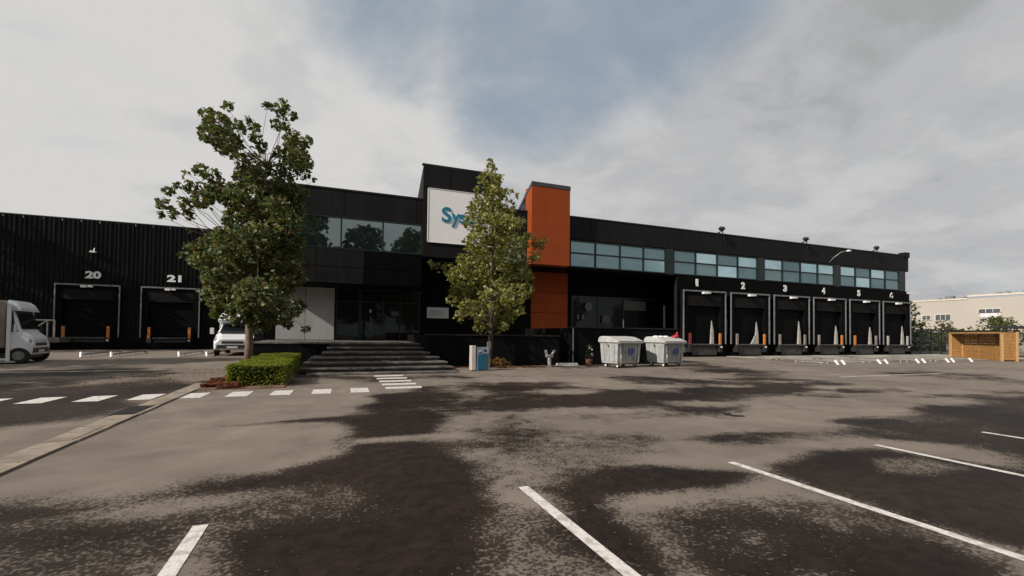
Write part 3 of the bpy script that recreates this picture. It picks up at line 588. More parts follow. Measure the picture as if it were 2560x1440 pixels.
# ================================================================== TREES
T1=[(-3.43,17.85,9.01,0.19),(-3.92,17.46,8.48,0.23),(-3.74,18.02,8.41,0.41),(-3.56,17.13,8.07,0.39),(-3.67,16.93,7.64,0.35),(-3.92,18.07,8.06,0.38),(-3.5,19.64,8.99,0.33),(-3.65,19.48,8.38,0.41),(-3.63,19.35,8.33,0.41),(-4.15,17.97,7.85,0.13),(-3.7,18.49,7.75,0.25),(-2.86,18.02,8.71,0.14),(-2.62,17.67,8.33,0.2),(-2.52,17.44,7.91,0.23),(-2.4,17.68,7.68,0.25),(-2.42,19.2,9.85,0.18),(-1.95,19.33,9.9,0.33),(-1.57,18.96,9.51,0.2),(-1.99,19.19,9.22,0.3),(-1.5,17.56,8.27,0.31),(-1.32,17.79,7.89,0.4),(-1.4,18.81,8.26,0.42),(-1.04,18.83,8.62,0.23),(-1.37,19.52,8.06,0.43),(-1.37,19.6,8.09,0.44),(-0.91,17.61,7.32,0.23),(-1.16,18.65,7.31,0.3),(-0.72,18.59,7.05,0.1),(-1.68,18.42,7.34,0.32),(-1.81,17.65,7.55,0.24),(-3.12,18.33,7.38,0.28),(-3.26,17.45,7.26,0.21),(-2.96,19.7,7.89,0.33),(-2.51,19.4,7.55,0.3),(-2.65,18.56,6.96,0.36),(-2.53,17.74,6.72,0.34),(-3.23,19.8,7.27,0.39),(-3.04,18.65,6.93,0.37),(-4.51,19.27,7.14,0.26),(-4.85,18.83,6.84,0.11),(-3.96,18.42,6.74,0.3),(-4.46,18.2,6.22,0.27),(-4.96,18.52,6.29,0.12),(-5.17,18.3,6.0,0.2),(-5.16,17.93,5.5,0.23),(-5.34,18.22,5.16,0.13),(-5.2,18.89,5.4,0.22),(-4.39,17.38,5.45,0.26),(-4.36,17.59,5.11,0.18),(-4.28,18.78,6.0,0.35),(-4.05,17.75,5.75,0.33),(-3.85,18.51,6.25,0.36),(-3.81,18.31,6.19,0.36),(-3.25,17.87,5.84,0.35),(-3.65,20.08,6.38,0.4),(-3.05,17.37,5.99,0.34),(-3.18,18.1,6.19,0.36),(-2.67,17.19,5.86,0.42),(-2.94,18.94,6.31,0.46),(-4.42,18.11,4.69,0.11),(-2.98,17.77,5.16,0.49),(-3.27,19.48,5.52,0.53),(-2.36,17.62,5.33,0.52),(-2.5,18.66,5.56,0.55),(-2.15,20.06,6.24,0.53),(-1.79,16.76,5.45,0.44),(-1.42,16.68,4.94,0.45),(-1.48,17.34,5.08,0.46),(-1.44,19.11,6.16,0.33),(-2.0,18.89,4.78,0.62),(-1.83,17.29,4.5,0.57),(-2.47,17.66,4.51,0.62),(-2.38,16.99,4.39,0.6),(-3.28,18.22,4.54,0.55),(-2.95,16.41,4.24,0.5),(-4.04,19.07,4.49,0.4),(-4.19,19.75,4.6,0.41),(-4.73,19.46,4.36,0.29),(-4.88,18.75,3.98,0.16),(-4.56,19.78,3.99,0.38),(-3.9,16.95,3.62,0.33),(-3.47,17.51,3.6,0.55),(-4.04,20.37,3.95,0.64),(-3.25,19.61,3.75,0.69),(-2.98,18.01,3.57,0.63),(-2.54,20.32,3.89,0.79),(-2.37,18.92,3.72,0.73),(-1.79,19.7,4.17,0.65),(-1.59,17.55,3.87,0.58),(-1.29,17.46,4.43,0.36),(-1.34,18.23,4.57,0.37),(-1.19,17.31,3.32,0.36),(-1.24,18.04,3.39,0.37),(-2.11,20.35,3.13,0.67),(-1.83,17.69,2.91,0.58),(-2.23,16.25,2.51,0.6),(-2.26,16.4,2.52,0.6),(-2.9,16.96,2.54,0.54),(-3.36,19.64,2.71,0.62),(-3.58,17.87,2.57,0.43),(-3.52,17.59,2.56,0.42),(-3.44,16.85,3.01,0.4),(-4.13,20.26,3.33,0.48),(-3.98,18.24,3.26,0.22),(-3.43,17.5,2.03,0.31),(-2.73,16.71,1.95,0.38),(-2.73,16.69,1.95,0.38),(-2.2,16.95,1.91,0.47),(-2.49,19.17,1.97,0.53),(-1.62,16.94,2.06,0.48),(-1.58,16.49,2.04,0.46),(-1.24,18.38,2.27,0.32),(-1.45,17.86,1.68,0.22),(-0.93,19.2,1.52,0.18),(-2.15,17.53,1.52,0.22)]
T2=[(6.17,18.65,8.89,0.15),(6.41,19.18,8.75,0.25),(5.91,18.35,7.98,0.34),(6.87,19.84,8.48,0.33),(5.8,18.53,7.42,0.37),(6.06,17.72,7.06,0.43),(6.26,18.29,7.24,0.44),(6.46,17.54,7.22,0.26),(5.57,18.33,6.66,0.43),(5.39,17.75,6.5,0.42),(6.82,20.19,7.08,0.6),(6.74,19.95,7.01,0.59),(6.97,18.6,6.89,0.42),(6.99,18.08,7.47,0.08),(7.38,18.33,7.44,0.09),(5.17,17.8,5.84,0.39),(5.69,17.32,5.62,0.57),(5.72,17.42,5.65,0.58),(7.42,20.08,6.55,0.6),(6.34,17.17,5.81,0.51),(7.02,17.44,5.94,0.33),(6.07,20.22,5.53,0.55),(5.66,18.85,5.25,0.51),(7.13,20.76,5.52,0.69),(6.25,18.17,5.01,0.6),(7.82,20.16,5.66,0.6),(7.45,19.2,5.46,0.58),(8.3,19.35,5.74,0.4),(8.73,19.06,5.5,0.31),(8.85,18.59,5.65,0.14),(7.91,17.78,4.74,0.29),(4.87,17.85,4.36,0.32),(4.58,19.37,4.22,0.29),(3.98,19.15,4.19,0.2),(3.72,19.02,4.37,0.13),(4.62,18.12,3.74,0.4),(4.86,19.06,3.86,0.43),(5.99,19.89,4.37,0.65),(5.79,19.22,4.27,0.63),(6.98,19.98,4.26,0.77),(6.54,18.72,4.09,0.73),(7.67,19.24,4.4,0.65),(7.72,19.36,4.42,0.65),(7.72,18.04,3.9,0.34),(5.26,19.88,3.26,0.45),(5.29,19.99,3.27,0.45),(4.39,17.81,2.74,0.22),(6.23,20.63,3.36,0.71),(6.22,20.59,3.35,0.71),(6.77,19.34,3.1,0.75),(5.81,16.6,2.87,0.64),(8.04,20.12,3.3,0.6),(6.87,17.18,3.03,0.52),(8.41,19.56,3.55,0.3),(5.43,19.15,2.51,0.45),(4.87,17.16,2.4,0.4),(4.75,17.88,2.11,0.26),(6.16,19.15,2.27,0.56),(6.07,18.88,2.26,0.55),(7.25,19.59,2.23,0.58),(7.52,20.31,2.26,0.6),(7.38,17.99,2.44,0.27),(5.45,17.45,1.64,0.25),(6.85,19.77,1.59,0.36),(6.56,17.69,1.74,0.2),(5.9,19.63,4.73,0.36)]

def leaves(blobs,dens,size,cols,seed,shell=.55,flat=.9):
    g=np.random.default_rng(seed); C=[];
    for x,y,z,r in blobs:
        n=max(10,int(dens*r*r)); d=g.normal(size=(n,3)); d/=np.linalg.norm(d,axis=1)[:,None]+1e-9
        rad=r*(shell+(1.12-shell)*g.random(n)**.8); rad*=np.where(g.random(n)<.06,1.25,1)
        C.append(np.stack([x+d[:,0]*rad,y+d[:,1]*rad*1.05,z+d[:,2]*rad*flat],1))
    C=np.concatenate(C); n=len(C)
    # twig-wise clumping: pull leaves towards random twig points
    k=max(8,n//16); tw_=C[g.integers(0,n,k)]; idx=g.integers(0,k,n)
    blk=np.zeros(n,int)
    for a in range(0,n,2000):
        dd=((C[a:a+2000,None,:]-tw_[None])**2).sum(2); blk[a:a+2000]=dd.argmin(1)
    C=C+(tw_[blk]-C)*(.35*g.random(n)[:,None])
    s=size*(.65+.7*g.random(n))
    a1=g.normal(size=(n,3)); a1[:,2]*=.6; a1/=np.linalg.norm(a1,axis=1)[:,None]
    up_=g.normal(size=(n,3))*.75+np.array([0,-.1,.75]); a2=np.cross(up_,a1); a2/=np.linalg.norm(a2,axis=1)[:,None]+1e-9
    nn_=np.cross(a1,a2)
    p0=C-a1*s[:,None]*.5; p2_=C+a1*s[:,None]*.55; wv=a2*s[:,None]*.42; dr_=nn_*s[:,None]*.14
    V=np.stack([p0,C-wv+dr_-a1*s[:,None]*.05,p2_,C+wv+dr_-a1*s[:,None]*.05],1).reshape(-1,3)
    idx=np.arange(n)*4; Fc=np.concatenate([np.stack([idx,idx+1,idx+2],1),np.stack([idx,idx+2,idx+3],1)])
    me=bpy.data.meshes.new('crown'); me.from_pydata(V.tolist(),[],Fc.tolist())
    cols=np.array(cols); cb=cols[g.integers(0,len(cols),n)]*(.72+.56*g.random(n)[:,None])*(.85+.3*g.random(k))[blk][:,None]
    ca=np.ones((n,4,4)); ca[:,:,:3]=cb[:,None,:]
    at=me.attributes.new('tint','FLOAT_COLOR','POINT'); at.data.foreach_set('color',ca.reshape(-1)); me.materials.append(leaf); me.update(); return me
def tree(name,label,base,trunk,rads,blobs,dens,size,cols,seed,bk,nb=16,group=None,twig=True,z_first=1.0):
    t_=thing(name,label,'tree',base,group=group); bx,by,_=base
    g=random.Random(seed)
    mb=MB(); mb.path([(p[0]-bx,p[1]-by,p[2]) for p in trunk],rads,10); mb.build('trunk',bk,t_,smooth=True)
    pts=[Vector(p) for p in trunk]
    bl=sorted(blobs,key=lambda b:-b[3]); main=bl[:nb]; rest=bl[nb:]; ends=[]
    tm=MB()
    for k,b_ in enumerate(bl if twig else main):
        e=Vector(b_[:3]); best=None
        cand=[]
        for i in range(len(pts)-1):
            for s_ in (0,.25,.5,.75):
                q=pts[i].lerp(pts[i+1],s_)
                if q.z<z_first: continue
                rise=e.z-q.z; h=math.hypot(e.x-q.x,e.y-q.y)
                cand.append(((e-q).length+ (2.0*max(0,h*.5-rise)),q,rads[i]))
        for q in ends:
            if (e-q).length>.25: cand.append(((e-q).length*.85+.2,q,.035))
        c_=min(cand,key=lambda c:c[0]); q=c_[1]; r0=min(c_[2]*.5,.06)
        mid=q.lerp(e,.5)+Vector((g.uniform(-.25,.25),g.uniform(-.25,.25),g.uniform(-.14,.1)*(e-q).length)); 
        path=[(p-Vector(base)) for p in (q,q.lerp(mid,.5)+Vector((0,0,.03)),mid,e)]
        if k<nb:
            m1=MB(); m1.path(path,[r0,r0*.8,r0*.6,r0*.25],6); m1.build('branch',bk,t_,smooth=True); ends+= [mid,e]
        else: tm.path(path,[.016,.013,.010,.005],5)
        for _ in range(3 if twig else 0):
            d=Vector((g.uniform(-1,1),g.uniform(-1,1),g.uniform(-.6,1))).normalized()*b_[3]*.9
            tm.path([e-Vector(base),e+d*.5-Vector(base)+Vector((0,0,.02)),e+d-Vector(base)],[.011,.008,.004],4)
    if tm.v: tm.build('twigs',bk,t_,kind='stuff')
    me=leaves([(x-bx,y-by,z,r) for x,y,z,r in blobs],dens,size,cols,seed)
    obj('crown',me,None,t_); return t_
c1=[(.07,.095,.04),(.09,.12,.045),(.06,.08,.03),(.14,.155,.065),(.09,.105,.04),(.21,.21,.12),(.13,.08,.04)]
c2=[(.21,.20,.05),(.15,.155,.035),(.26,.24,.09),(.12,.13,.035),(.36,.34,.19),(.18,.19,.035)]
tree('tall_tree','tall dark green tree with forked top beside the clipped hedge and the white van',(-2.72,18.4,0),
     [(-2.72,18.4,0),(-2.7,18.4,1.0),(-2.74,18.4,2.2),(-2.6,18.4,3.6),(-2.65,18.4,5.2),(-2.45,18.4,6.6),(-2.25,18.4,7.5)],[.16,.125,.115,.105,.09,.06,.03],T1+[(-1.9,18.3,6.2,.40),(-2.1,18.6,6.0,.42),(-1.5,18.3,6.3,.36),(-1.35,18.5,6.0,.36),(-1.7,18.1,6.7,.36),(-1.2,18.4,6.5,.3),(-2.3,18.4,6.5,.36),(-2.0,18.2,7.1,.33)],1050,.15,c1,11,bark,20,z_first=1.9)
tree('small_conical_tree','smaller conical pale yellow-green tree in front of the white sign panel',(6.22,18.45,0),
     [(6.22,18.45,0),(6.24,18.45,1.2),(6.3,18.5,2.6),(6.3,18.55,4.2),(6.3,18.55,5.8),(6.28,18.6,7.4),(6.25,18.6,8.7)],[.11,.1,.09,.075,.06,.035,.015],T2,680,.15,c2,12,barkd,16,z_first=1.6)
# ================================================================== HEDGE, GROUND COVER, SMALL PLANTS
def leafbox(name,parent,boxes,n,size,cols,seed,kind='stuff',bulge=.04):
    g=np.random.default_rng(seed); C=[];NR=[]
    ar=[ (b[1]-b[0])*(b[3]-b[2])+2*(b[5]-b[4])*((b[1]-b[0])+(b[3]-b[2])) for b in boxes]
    for b,a in zip(boxes,ar):
        m=int(n*a/sum(ar)); u=g.random((m,3)); x=b[0]+u[:,0]*(b[1]-b[0]); y=b[2]+u[:,1]*(b[3]-b[2]); z=b[4]+u[:,2]*(b[5]-b[4])
        top=(b[1]-b[0])*(b[3]-b[2])/a; f_=g.random(m); nr=np.zeros((m,3))
        it=f_<top; z[it]=b[5]; nr[it,2]=1
        q_=(f_-top)/(1-top); wx=(b[1]-b[0])/((b[1]-b[0])+(b[3]-b[2]))
        i1=(~it)&(q_<wx/2); y[i1]=b[2]; nr[i1,1]=-1
        i2=(~it)&(q_>=wx/2)&(q_<wx); y[i2]=b[3]; nr[i2,1]=1
        i3=(~it)&(q_>=wx)&(q_<(1+wx)/2); x[i3]=b[0]; nr[i3,0]=-1
        i4=(~it)&(q_>=(1+wx)/2); x[i4]=b[1]; nr[i4,0]=1
        p=np.stack([x,y,z],1); lump=(np.sin(p[:,0]*5.1+p[:,1]*3.3)+np.sin(p[:,1]*6.7+p[:,2]*9))*bulge*.4
        C.append(p+nr*(lump+g.uniform(-.04,.025,m))[:,None]); NR.append(nr)
    C=np.concatenate(C); NR=np.concatenate(NR); n=len(C); s=size*(.6+.8*g.random(n))
    side=(NR[:,2]<.5)[:,None]; no=np.where(side,NR*.15+np.array([0,0,.8]),NR)+g.normal(size=(n,3))*np.where(side,.45,.3); C=C-np.where(side,NR*g.uniform(0,.11,(n,1)),0); a1=np.cross(no,g.normal(size=(n,3))); a1/=np.linalg.norm(a1,axis=1)[:,None]; a2=np.cross(no,a1); a2/=np.linalg.norm(a2,axis=1)[:,None]
    V=np.stack([C-a1*s[:,None]*.5,C-a2*s[:,None]*.33,C+a1*s[:,None]*.5,C+a2*s[:,None]*.33],1).reshape(-1,3)
    idx=np.arange(n)*4; me=bpy.data.meshes.new(name); me.from_pydata(V.tolist(),[],np.stack([idx,idx+1,idx+2,idx+3],1).tolist())
    cols=np.array(cols); cb=cols[g.integers(0,len(cols),n)]*(.7+.6*g.random(n)[:,None]); ca=np.ones((n,4,4)); ca[:,:,:3]=cb[:,None]
    at=me.attributes.new('tint','FLOAT_COLOR','POINT'); at.data.foreach_set('color',ca.reshape(-1)); me.materials.append(leaf)
    return obj(name,me,None,parent,kind=None)
hd=thing('clipped_hedge','low box-clipped green hedge running from the dashed crossing back to the steps','hedge',(-1.8,16.5,0)); hd.location=(0,0,0)
mb=MB(); mb.box(-2.36,-1.26,13.54,20.35,0,.49); mb.build('hedge_core',mat('hedge_core',(.008,.010,.005),.9),hd)
gc=[(.15,.195,.016),(.18,.21,.02),(.12,.15,.016),(.2,.2,.03)]
leafbox('foliage',hd,[(-2.48,-1.14,13.4,20.5,0,.53)],26000,.055,gc,3)
red=leafbox('red_ground_cover',None,[(-3.0,-2.5,13.3,14.6,0,.10),(-2.95,-2.55,14.5,16.2,0,.07),(-2.6,-2.15,12.95,13.4,0,.08)],5200,.06,[(.22,.06,.035),(.15,.045,.03),(.24,.10,.06),(.11,.05,.03)],5,bulge=.08)
red['label']='patch of reddish brown ground cover at the left foot of the clipped hedge'; red['category']='ground cover'; red['kind']='stuff'
soil=MB(); soil.box(-3.0,-1.1,12.92,20.5,0,.02); soil=soil.build('planting_bed',mat('soil',(.16,.085,.05),.95,var=.35,scale=6,bump=.5,col2=(.09,.05,.03))); soil['kind']='structure'
sl=MB(); sl.box(4.3,9.6,18.2,18.88,0,.02); sl=sl.build('planting_bed',MAT['soil']); sl['kind']='structure'
lit=leafbox('fallen_leaves',None,[(5.0,10.2,18.15,18.8,.01,.03),(-6.2,-3.2,14.2,19.8,.0,.006)],1500,.05,[(.2,.08,.03),(.13,.05,.03),(.22,.14,.06)],6,bulge=0)
lit['label']='scattered brown fallen leaves along the black wall and near the hedge'; lit['category']='fallen leaves'; lit['kind']='stuff'
sb=thing('orange_shrub','small flat orange-brown shrub beside the blue machine','shrub',(6.4,17.85,0))
mb=MB(); 
for k in range(7): mb.tube((0,0,0),(random.uniform(-.4,.4),random.uniform(-.25,.25),.3),.012,.006,5)
mb.build('stem',barkd,sb)
me=leaves([(-.32,0,.3,.16),(-.05,.05,.33,.18),(.2,0,.3,.17),(.42,.05,.2,.15),(0,-.05,.16,.2),(.3,.1,.1,.15)],1400,.07,[(.34,.15,.03),(.26,.11,.03),(.15,.10,.03),(.07,.07,.025)],21); obj('foliage',me,None,sb)
pp=thing('potted_climber','thin climbing plant with pale blossoms in a pot left of the waste containers','plant',(10.95,18.3,0))
mb=MB(); mb.loft([[(r*math.cos(a*math.pi/5),r*math.sin(a*math.pi/5),z) for a in range(10)] for r,z in ((.12,0),(.17,.3),(.18,.32))]); mb.build('pot',potm,pp)
mb=MB(); mb.path([(0,0,.25),(.05,0,.6),(-.02,0,1.0)],[.02,.015,.01],6); mb.build('stem',barkd,pp)
me=leaves([(0,0,.35,.22),(.05,0,.6,.16),(0,0,.85,.14)],1200,.09,[(.05,.07,.03),(.07,.09,.04)],22); obj('foliage',me,None,pp)
mb=MB(); 
for x_,z_ in ((.05,.75),(.04,.55),(.06,.48),(-.08,.82)): mb.sphere((x_,-.16,z_),.035,8,5)
mb.build('blossom',lampw,pp)
# ================================================================== BLUE MACHINE, POSTS, HYDRANT
tk=thing('ticket_machine','upright blue fronted access machine with pale side standing right of the steps','machine',(5.3,16.9,0))
mb=MB(); mb.box(-.36,-.2,-.12,.22,.03,.96); mb.build('side_cabinet',mat('beige_cabinet',(.46,.42,.37),.6,var=.08),tk,bevel=.01)
mb=MB(); mb.box(-.16,.36,-.14,.2,.0,.9,inset=.01); mb.build('body',mat('machine_grey',(.13,.16,.20),.45),tk,bevel=.015)
mb=MB(); mb.box(-.13,.2,-.165,-.142,.05,.62); mb.build('blue_panel',blue,tk)
mb=MB(); mb.box(.03,.3,-.165,-.142,.66,.88); mb.build('upper_panel',mat('pale_blue_grey',(.20,.26,.33),.4),tk)
mb=MB(); mb.box(-.1,.02,-.17,-.142,.72,.82); mb.build('display',mat('display_grey',(.3,.33,.36),.2),tk)
mb=MB(); mb.box(.1,.2,-.175,-.166,.73,.82); mb.build('slot',blackpl,tk)
po=thing('grey_post','thin grey signal post with small head behind the blue machine','post',(6.02,18.0,0))
mb=MB(); mb.tube((0,0,0),(0,0,.8),.04); mb.build('pole',galv,po); mb=MB(); mb.box(-.07,.07,-.06,.06,.8,1.08); mb.build('head',greysteel,po,bevel=.01)
hy=thing('fire_connection','silver standpipe with two outlets standing in front of the black wall','hydrant',(8.78,18.0,0))
mb=MB(); mb.tube((0,0,0),(0,0,.48),.09,.08,12); mb.tube((0,0,0),(0,0,.03),.14,.14,12); mb.build('standpipe',galv,hy,smooth=False)
mb=MB(); mb.tube((-.16,0,.48),(.16,0,.48),.07,.07,10); mb.build('crosspiece',galv,hy)
for s_ in (-1,1):
    mb=MB(); mb.tube((s_*.1,0,.5),(s_*.19,-.05,.66),.05,.05,10); mb.sphere((s_*.2,-.06,.69),.065,10,6); mb.build('outlet',lampw if s_<0 else galv,hy)
ws_=thing('wheel_stop','low pale concrete wheel stop by the black wall, right of the standpipe','wheel stop',(9.95,18.55,0))
mb=MB(); mb.box(-.55,.55,-.08,.08,0,.13,inset=.03); mb.build('block',mat('pale_concrete',(.36,.37,.37),.8,var=.1),ws_)
for x_ in (-.4,.4): mb=MB(); mb.tube((x_,0,.125),(x_,0,.138),.02); mb.build('bolt',irong,ws_)
# ================================================================== WASTE CONTAINERS
binm=mat('galvanised_bin',(.36,.37,.365),.55,.15,var=.12,scale=5,streak=.12)
lidm=mat('bin_lid_grey',(.42,.42,.40),.6,0,var=.15,scale=5)
patch=mat('bin_stain',(.17,.175,.17),.7,var=.4,scale=14)
def container(label,loc,seed):
    g=random.Random(seed); t_=thing('waste_container',label,'waste container',loc,R(15),'waste containers by the platform wall')
    w,d=.68,.46; t_.scale=(1.14,1.1,1.05)
    mb=MB(); mb.loft([[(-w*k,-d*k2,z),(w*k,-d*k2,z),(w*k,d*k2,z),(-w*k,d*k2,z)] for k,k2,z in ((.93,.86,.18),(.95,.9,.3),(1,1,1.02),(1.05,1.06,1.03),(1.05,1.06,1.09),(.98,.98,1.09))]); mb.build('body',binm,t_,bevel=.01)
    for k in range(7):
        x_=-.5+k*.167; mb=MB(); mb.loft([[(x_*s_-.022,-d*s2-.022,z),(x_*s_+.022,-d*s2-.022,z),(x_*s_+.022,-d*s2+.02,z),(x_*s_-.022,-d*s2+.02,z)] for s_,s2,z in ((.95,.9,.3),(1,1,.98))]); mb.build('rib',binm,t_)
    for k in range(3):
        y_=-.28+k*.28
        for sx in (-1,1):
            mb=MB(); mb.loft([[(sx*w*s_-.02,y_*s_-.025,z),(sx*w*s_+.02,y_*s_-.025,z),(sx*w*s_+.02,y_*s_+.025,z),(sx*w*s_-.02,y_*s_+.025,z)] for s_,z in ((.95,.3),(1,.98))]); mb.build('rib',binm,t_)
    # domed sliding lid
    ring=[(-d*1.2,1.08),(-d*1.2,1.12),(-d*.9,1.17),(-d*.35,1.27),(-d*.1,1.29),(d*.7,1.31),(d*.98,1.28),(d*1.08,1.18)]
    mb=MB(); rings=[]
    for sx,sc in ((-w*1.09,.86),(-w*1.04,1),(w*1.04,1),(w*1.09,.86)):
        rings.append([(sx,y_,1.06+(z-1.06)*sc) for y_,z in ring]+[(sx,d*1.08,1.06),(sx,-d*1.08,1.06)])
    mb.loft(rings); mb.build('lid',lidm,t_)
    mb=MB(); mb.box(-w*1.04,w*1.04,-d*1.24,-d*1.06,1.02,1.07); mb.build('lid_handle',lidm,t_,bevel=.01)
    for sx in (-1,1):
        for sy in (-1,1):
            mb=MB(); mb.box(sx*.5-.03,sx*.5+.03,sy*.3-.05,sy*.3+.05,.1,.2); c_=mb.build('caster_fork',lampw,t_)
            mb=MB(); mb.tube((sx*.5-.022,sy*.3,.085),(sx*.5+.022,sy*.3,.085),.085,.085,12); mb.build('wheel',rubber,c_)
            mb=MB(); mb.tube((sx*.5-.026,sy*.3,.085),(sx*.5+.026,sy*.3,.085),.045,.045,10); mb.build('hub',lampw,c_)
    for sx in (-1,1):
        mb=MB(); mb.tube((sx*(w*1.05),0,.95),(sx*(w*1.05+.09),0,.95),.03,.03,8); mb.build('lifting_pin',galv,t_)
        mb=MB(); mb.add([(sx*.5-.06,-.48,.2),(sx*.5+.06,-.45,.2),(sx*.56,-.47,.55),(sx*.5,-.5,.55)],[(0,1,2,3)]); mb.build('brace',lampw,t_)
    mb=MB(); n=16; c0=(.08,-.468,.68); mb.add([(c0[0]+.15*math.cos(a*2*math.pi/n),c0[1]-.03-.02*math.sin(a*2*math.pi/n),c0[2]+.15*math.sin(a*2*math.pi/n)) for a in range(n)],[tuple(range(n))]); mb.build('round_sticker',bluest,t_)
    for k in range(5):
        x_=g.uniform(-.5,.5); z_=g.uniform(.4,.92); r_=g.uniform(.03,.09); y_=-d*(.9+.1*(z_-.3)/.7)-.026
        mb=MB(); m_=7; mb.add([(x_+r_*(1+.4*math.sin(a*3+k))*math.cos(a*2*math.pi/m_),y_-.001*k-.028*math.sin(a*2*math.pi/m_)*r_,z_+r_*1.2*math.sin(a*2*math.pi/m_)) for a in range(m_)],[tuple(range(m_))]); mb.build('stain',patch,t_)
    return t_
container('galvanised waste container with closed grey lid, left of the two, beside the potted plant',(11.98,17.35,0),1)
container('galvanised waste container with a red bag on its lid, right one of the two',(14.55,17.5,0),2)
rb=thing('red_bag','crumpled red plastic bag lying on the right end of the right waste container','bag',(15.1,17.5,1.37))
mb=MB(); mb.sphere((0,0,0),.15,9,6,.5); mb.sphere((.14,.04,.03),.12,8,5,.9); mb.build('bag_body',redm,rb,smooth=False)
mb=MB(); mb.tube((.14,.04,.1),(.2,.02,.22),.035,.05,7); mb.build('bag_knot',redm,rb)
wb=thing('white_bags','row of pale sacks lying on the lid of the right waste container','sacks',(14.35,17.55,1.36))
for k in range(3): mb=MB(); mb.sphere((-.3+.28*k,0,-.0),.15,9,6,.45); mb.build('sack',lampw,wb,smooth=True)
# ================================================================== WHEEL GUIDES
def guide(label,x,y0,y1,grp):
    t_=thing('wheel_guide',label,'wheel guide',(x,y0,0),0,grp)
    mb=MB(); mb.path([(0,-.0,.02),(-.02,.12,.12),(0,.35,.15),(0,y1-y0-.3,.15),(0,y1-y0,.05)],[.045]*5,8); mb.build('rail',mat('pale_guide_tube',(.22,.205,.18),.5,.2,var=.2),t_,smooth=True)
    for y_ in (.9,(y1-y0)*.6): mb=MB(); mb.tube((0,y_,0),(0,y_,.14),.035); mb.build('foot',galv,t_)
    mb=MB(); mb.tube((-.0,-.03,.0),(-.06,.12,.24),.06,.06,8); mb.build('white_end',lampw,t_)
ordn=['first','second','third','fourth','fifth','sixth','seventh','eighth','ninth']
gl=[24.75,25.3,28.3,28.95,31.85,32.5,34.9,35.5,37.5]
for i,x_ in enumerate(gl): guide('pale tubular wheel guide before docks 1 to 6, %s from the left'%ordn[i],x_,16.3+.02*i,20.2,'wheel guides on the right apron')
for i,x_ in enumerate([-11.5,-10.3,-7.45,-6.2]): guide('white-ended wheel guide in front of the ribbed warehouse, %s from the left'%ordn[i],x_,28.9,33.5,'wheel guides by the warehouse')
# ================================================================== VEHICLES
wscreen=glassmat('windscreen_glass',(.004,.005,.006),(.16,.18,.19),.05)
headl=mat('headlight_lens',(.30,.32,.33),.15,var=.02)
chrome=mat('silver_trim',(.45,.46,.47),.35,.5)
platem=mat('number_plate',(.6,.6,.58),.5,var=.02)
def ring(y,zb,zt,wb,wt,zs):
    # cross-section facing +y: bottom, shoulder, roof with rounded corners
    h=[(-wb*.96,zb),(-wb,zb+.12),(-wb,zs),(-wt-.02,zt-.16),(-wt+.06,zt-.04),(-wt+.2,zt),(wt-.2,zt),(wt-.06,zt-.04),(wt+.02,zt-.16),(wb,zs),(wb,zb+.12),(wb*.96,zb)]
    return [(x,y,z) for x,z in h]
def wheel(t_,x,y,r=.34,w=.22):
    mb=MB(); sx=1 if x>0 else -1
    mb.tube((x,y,r),(x+sx*-w,y,r),r,r,18); wh_=mb.build('wheel',rubber,t_,bevel=.02)
    mb=MB(); mb.tube((x+sx*.012,y,r),(x-sx*.03,y,r),r*.56,r*.6,14); mb.build('rim',greysteel,wh_)
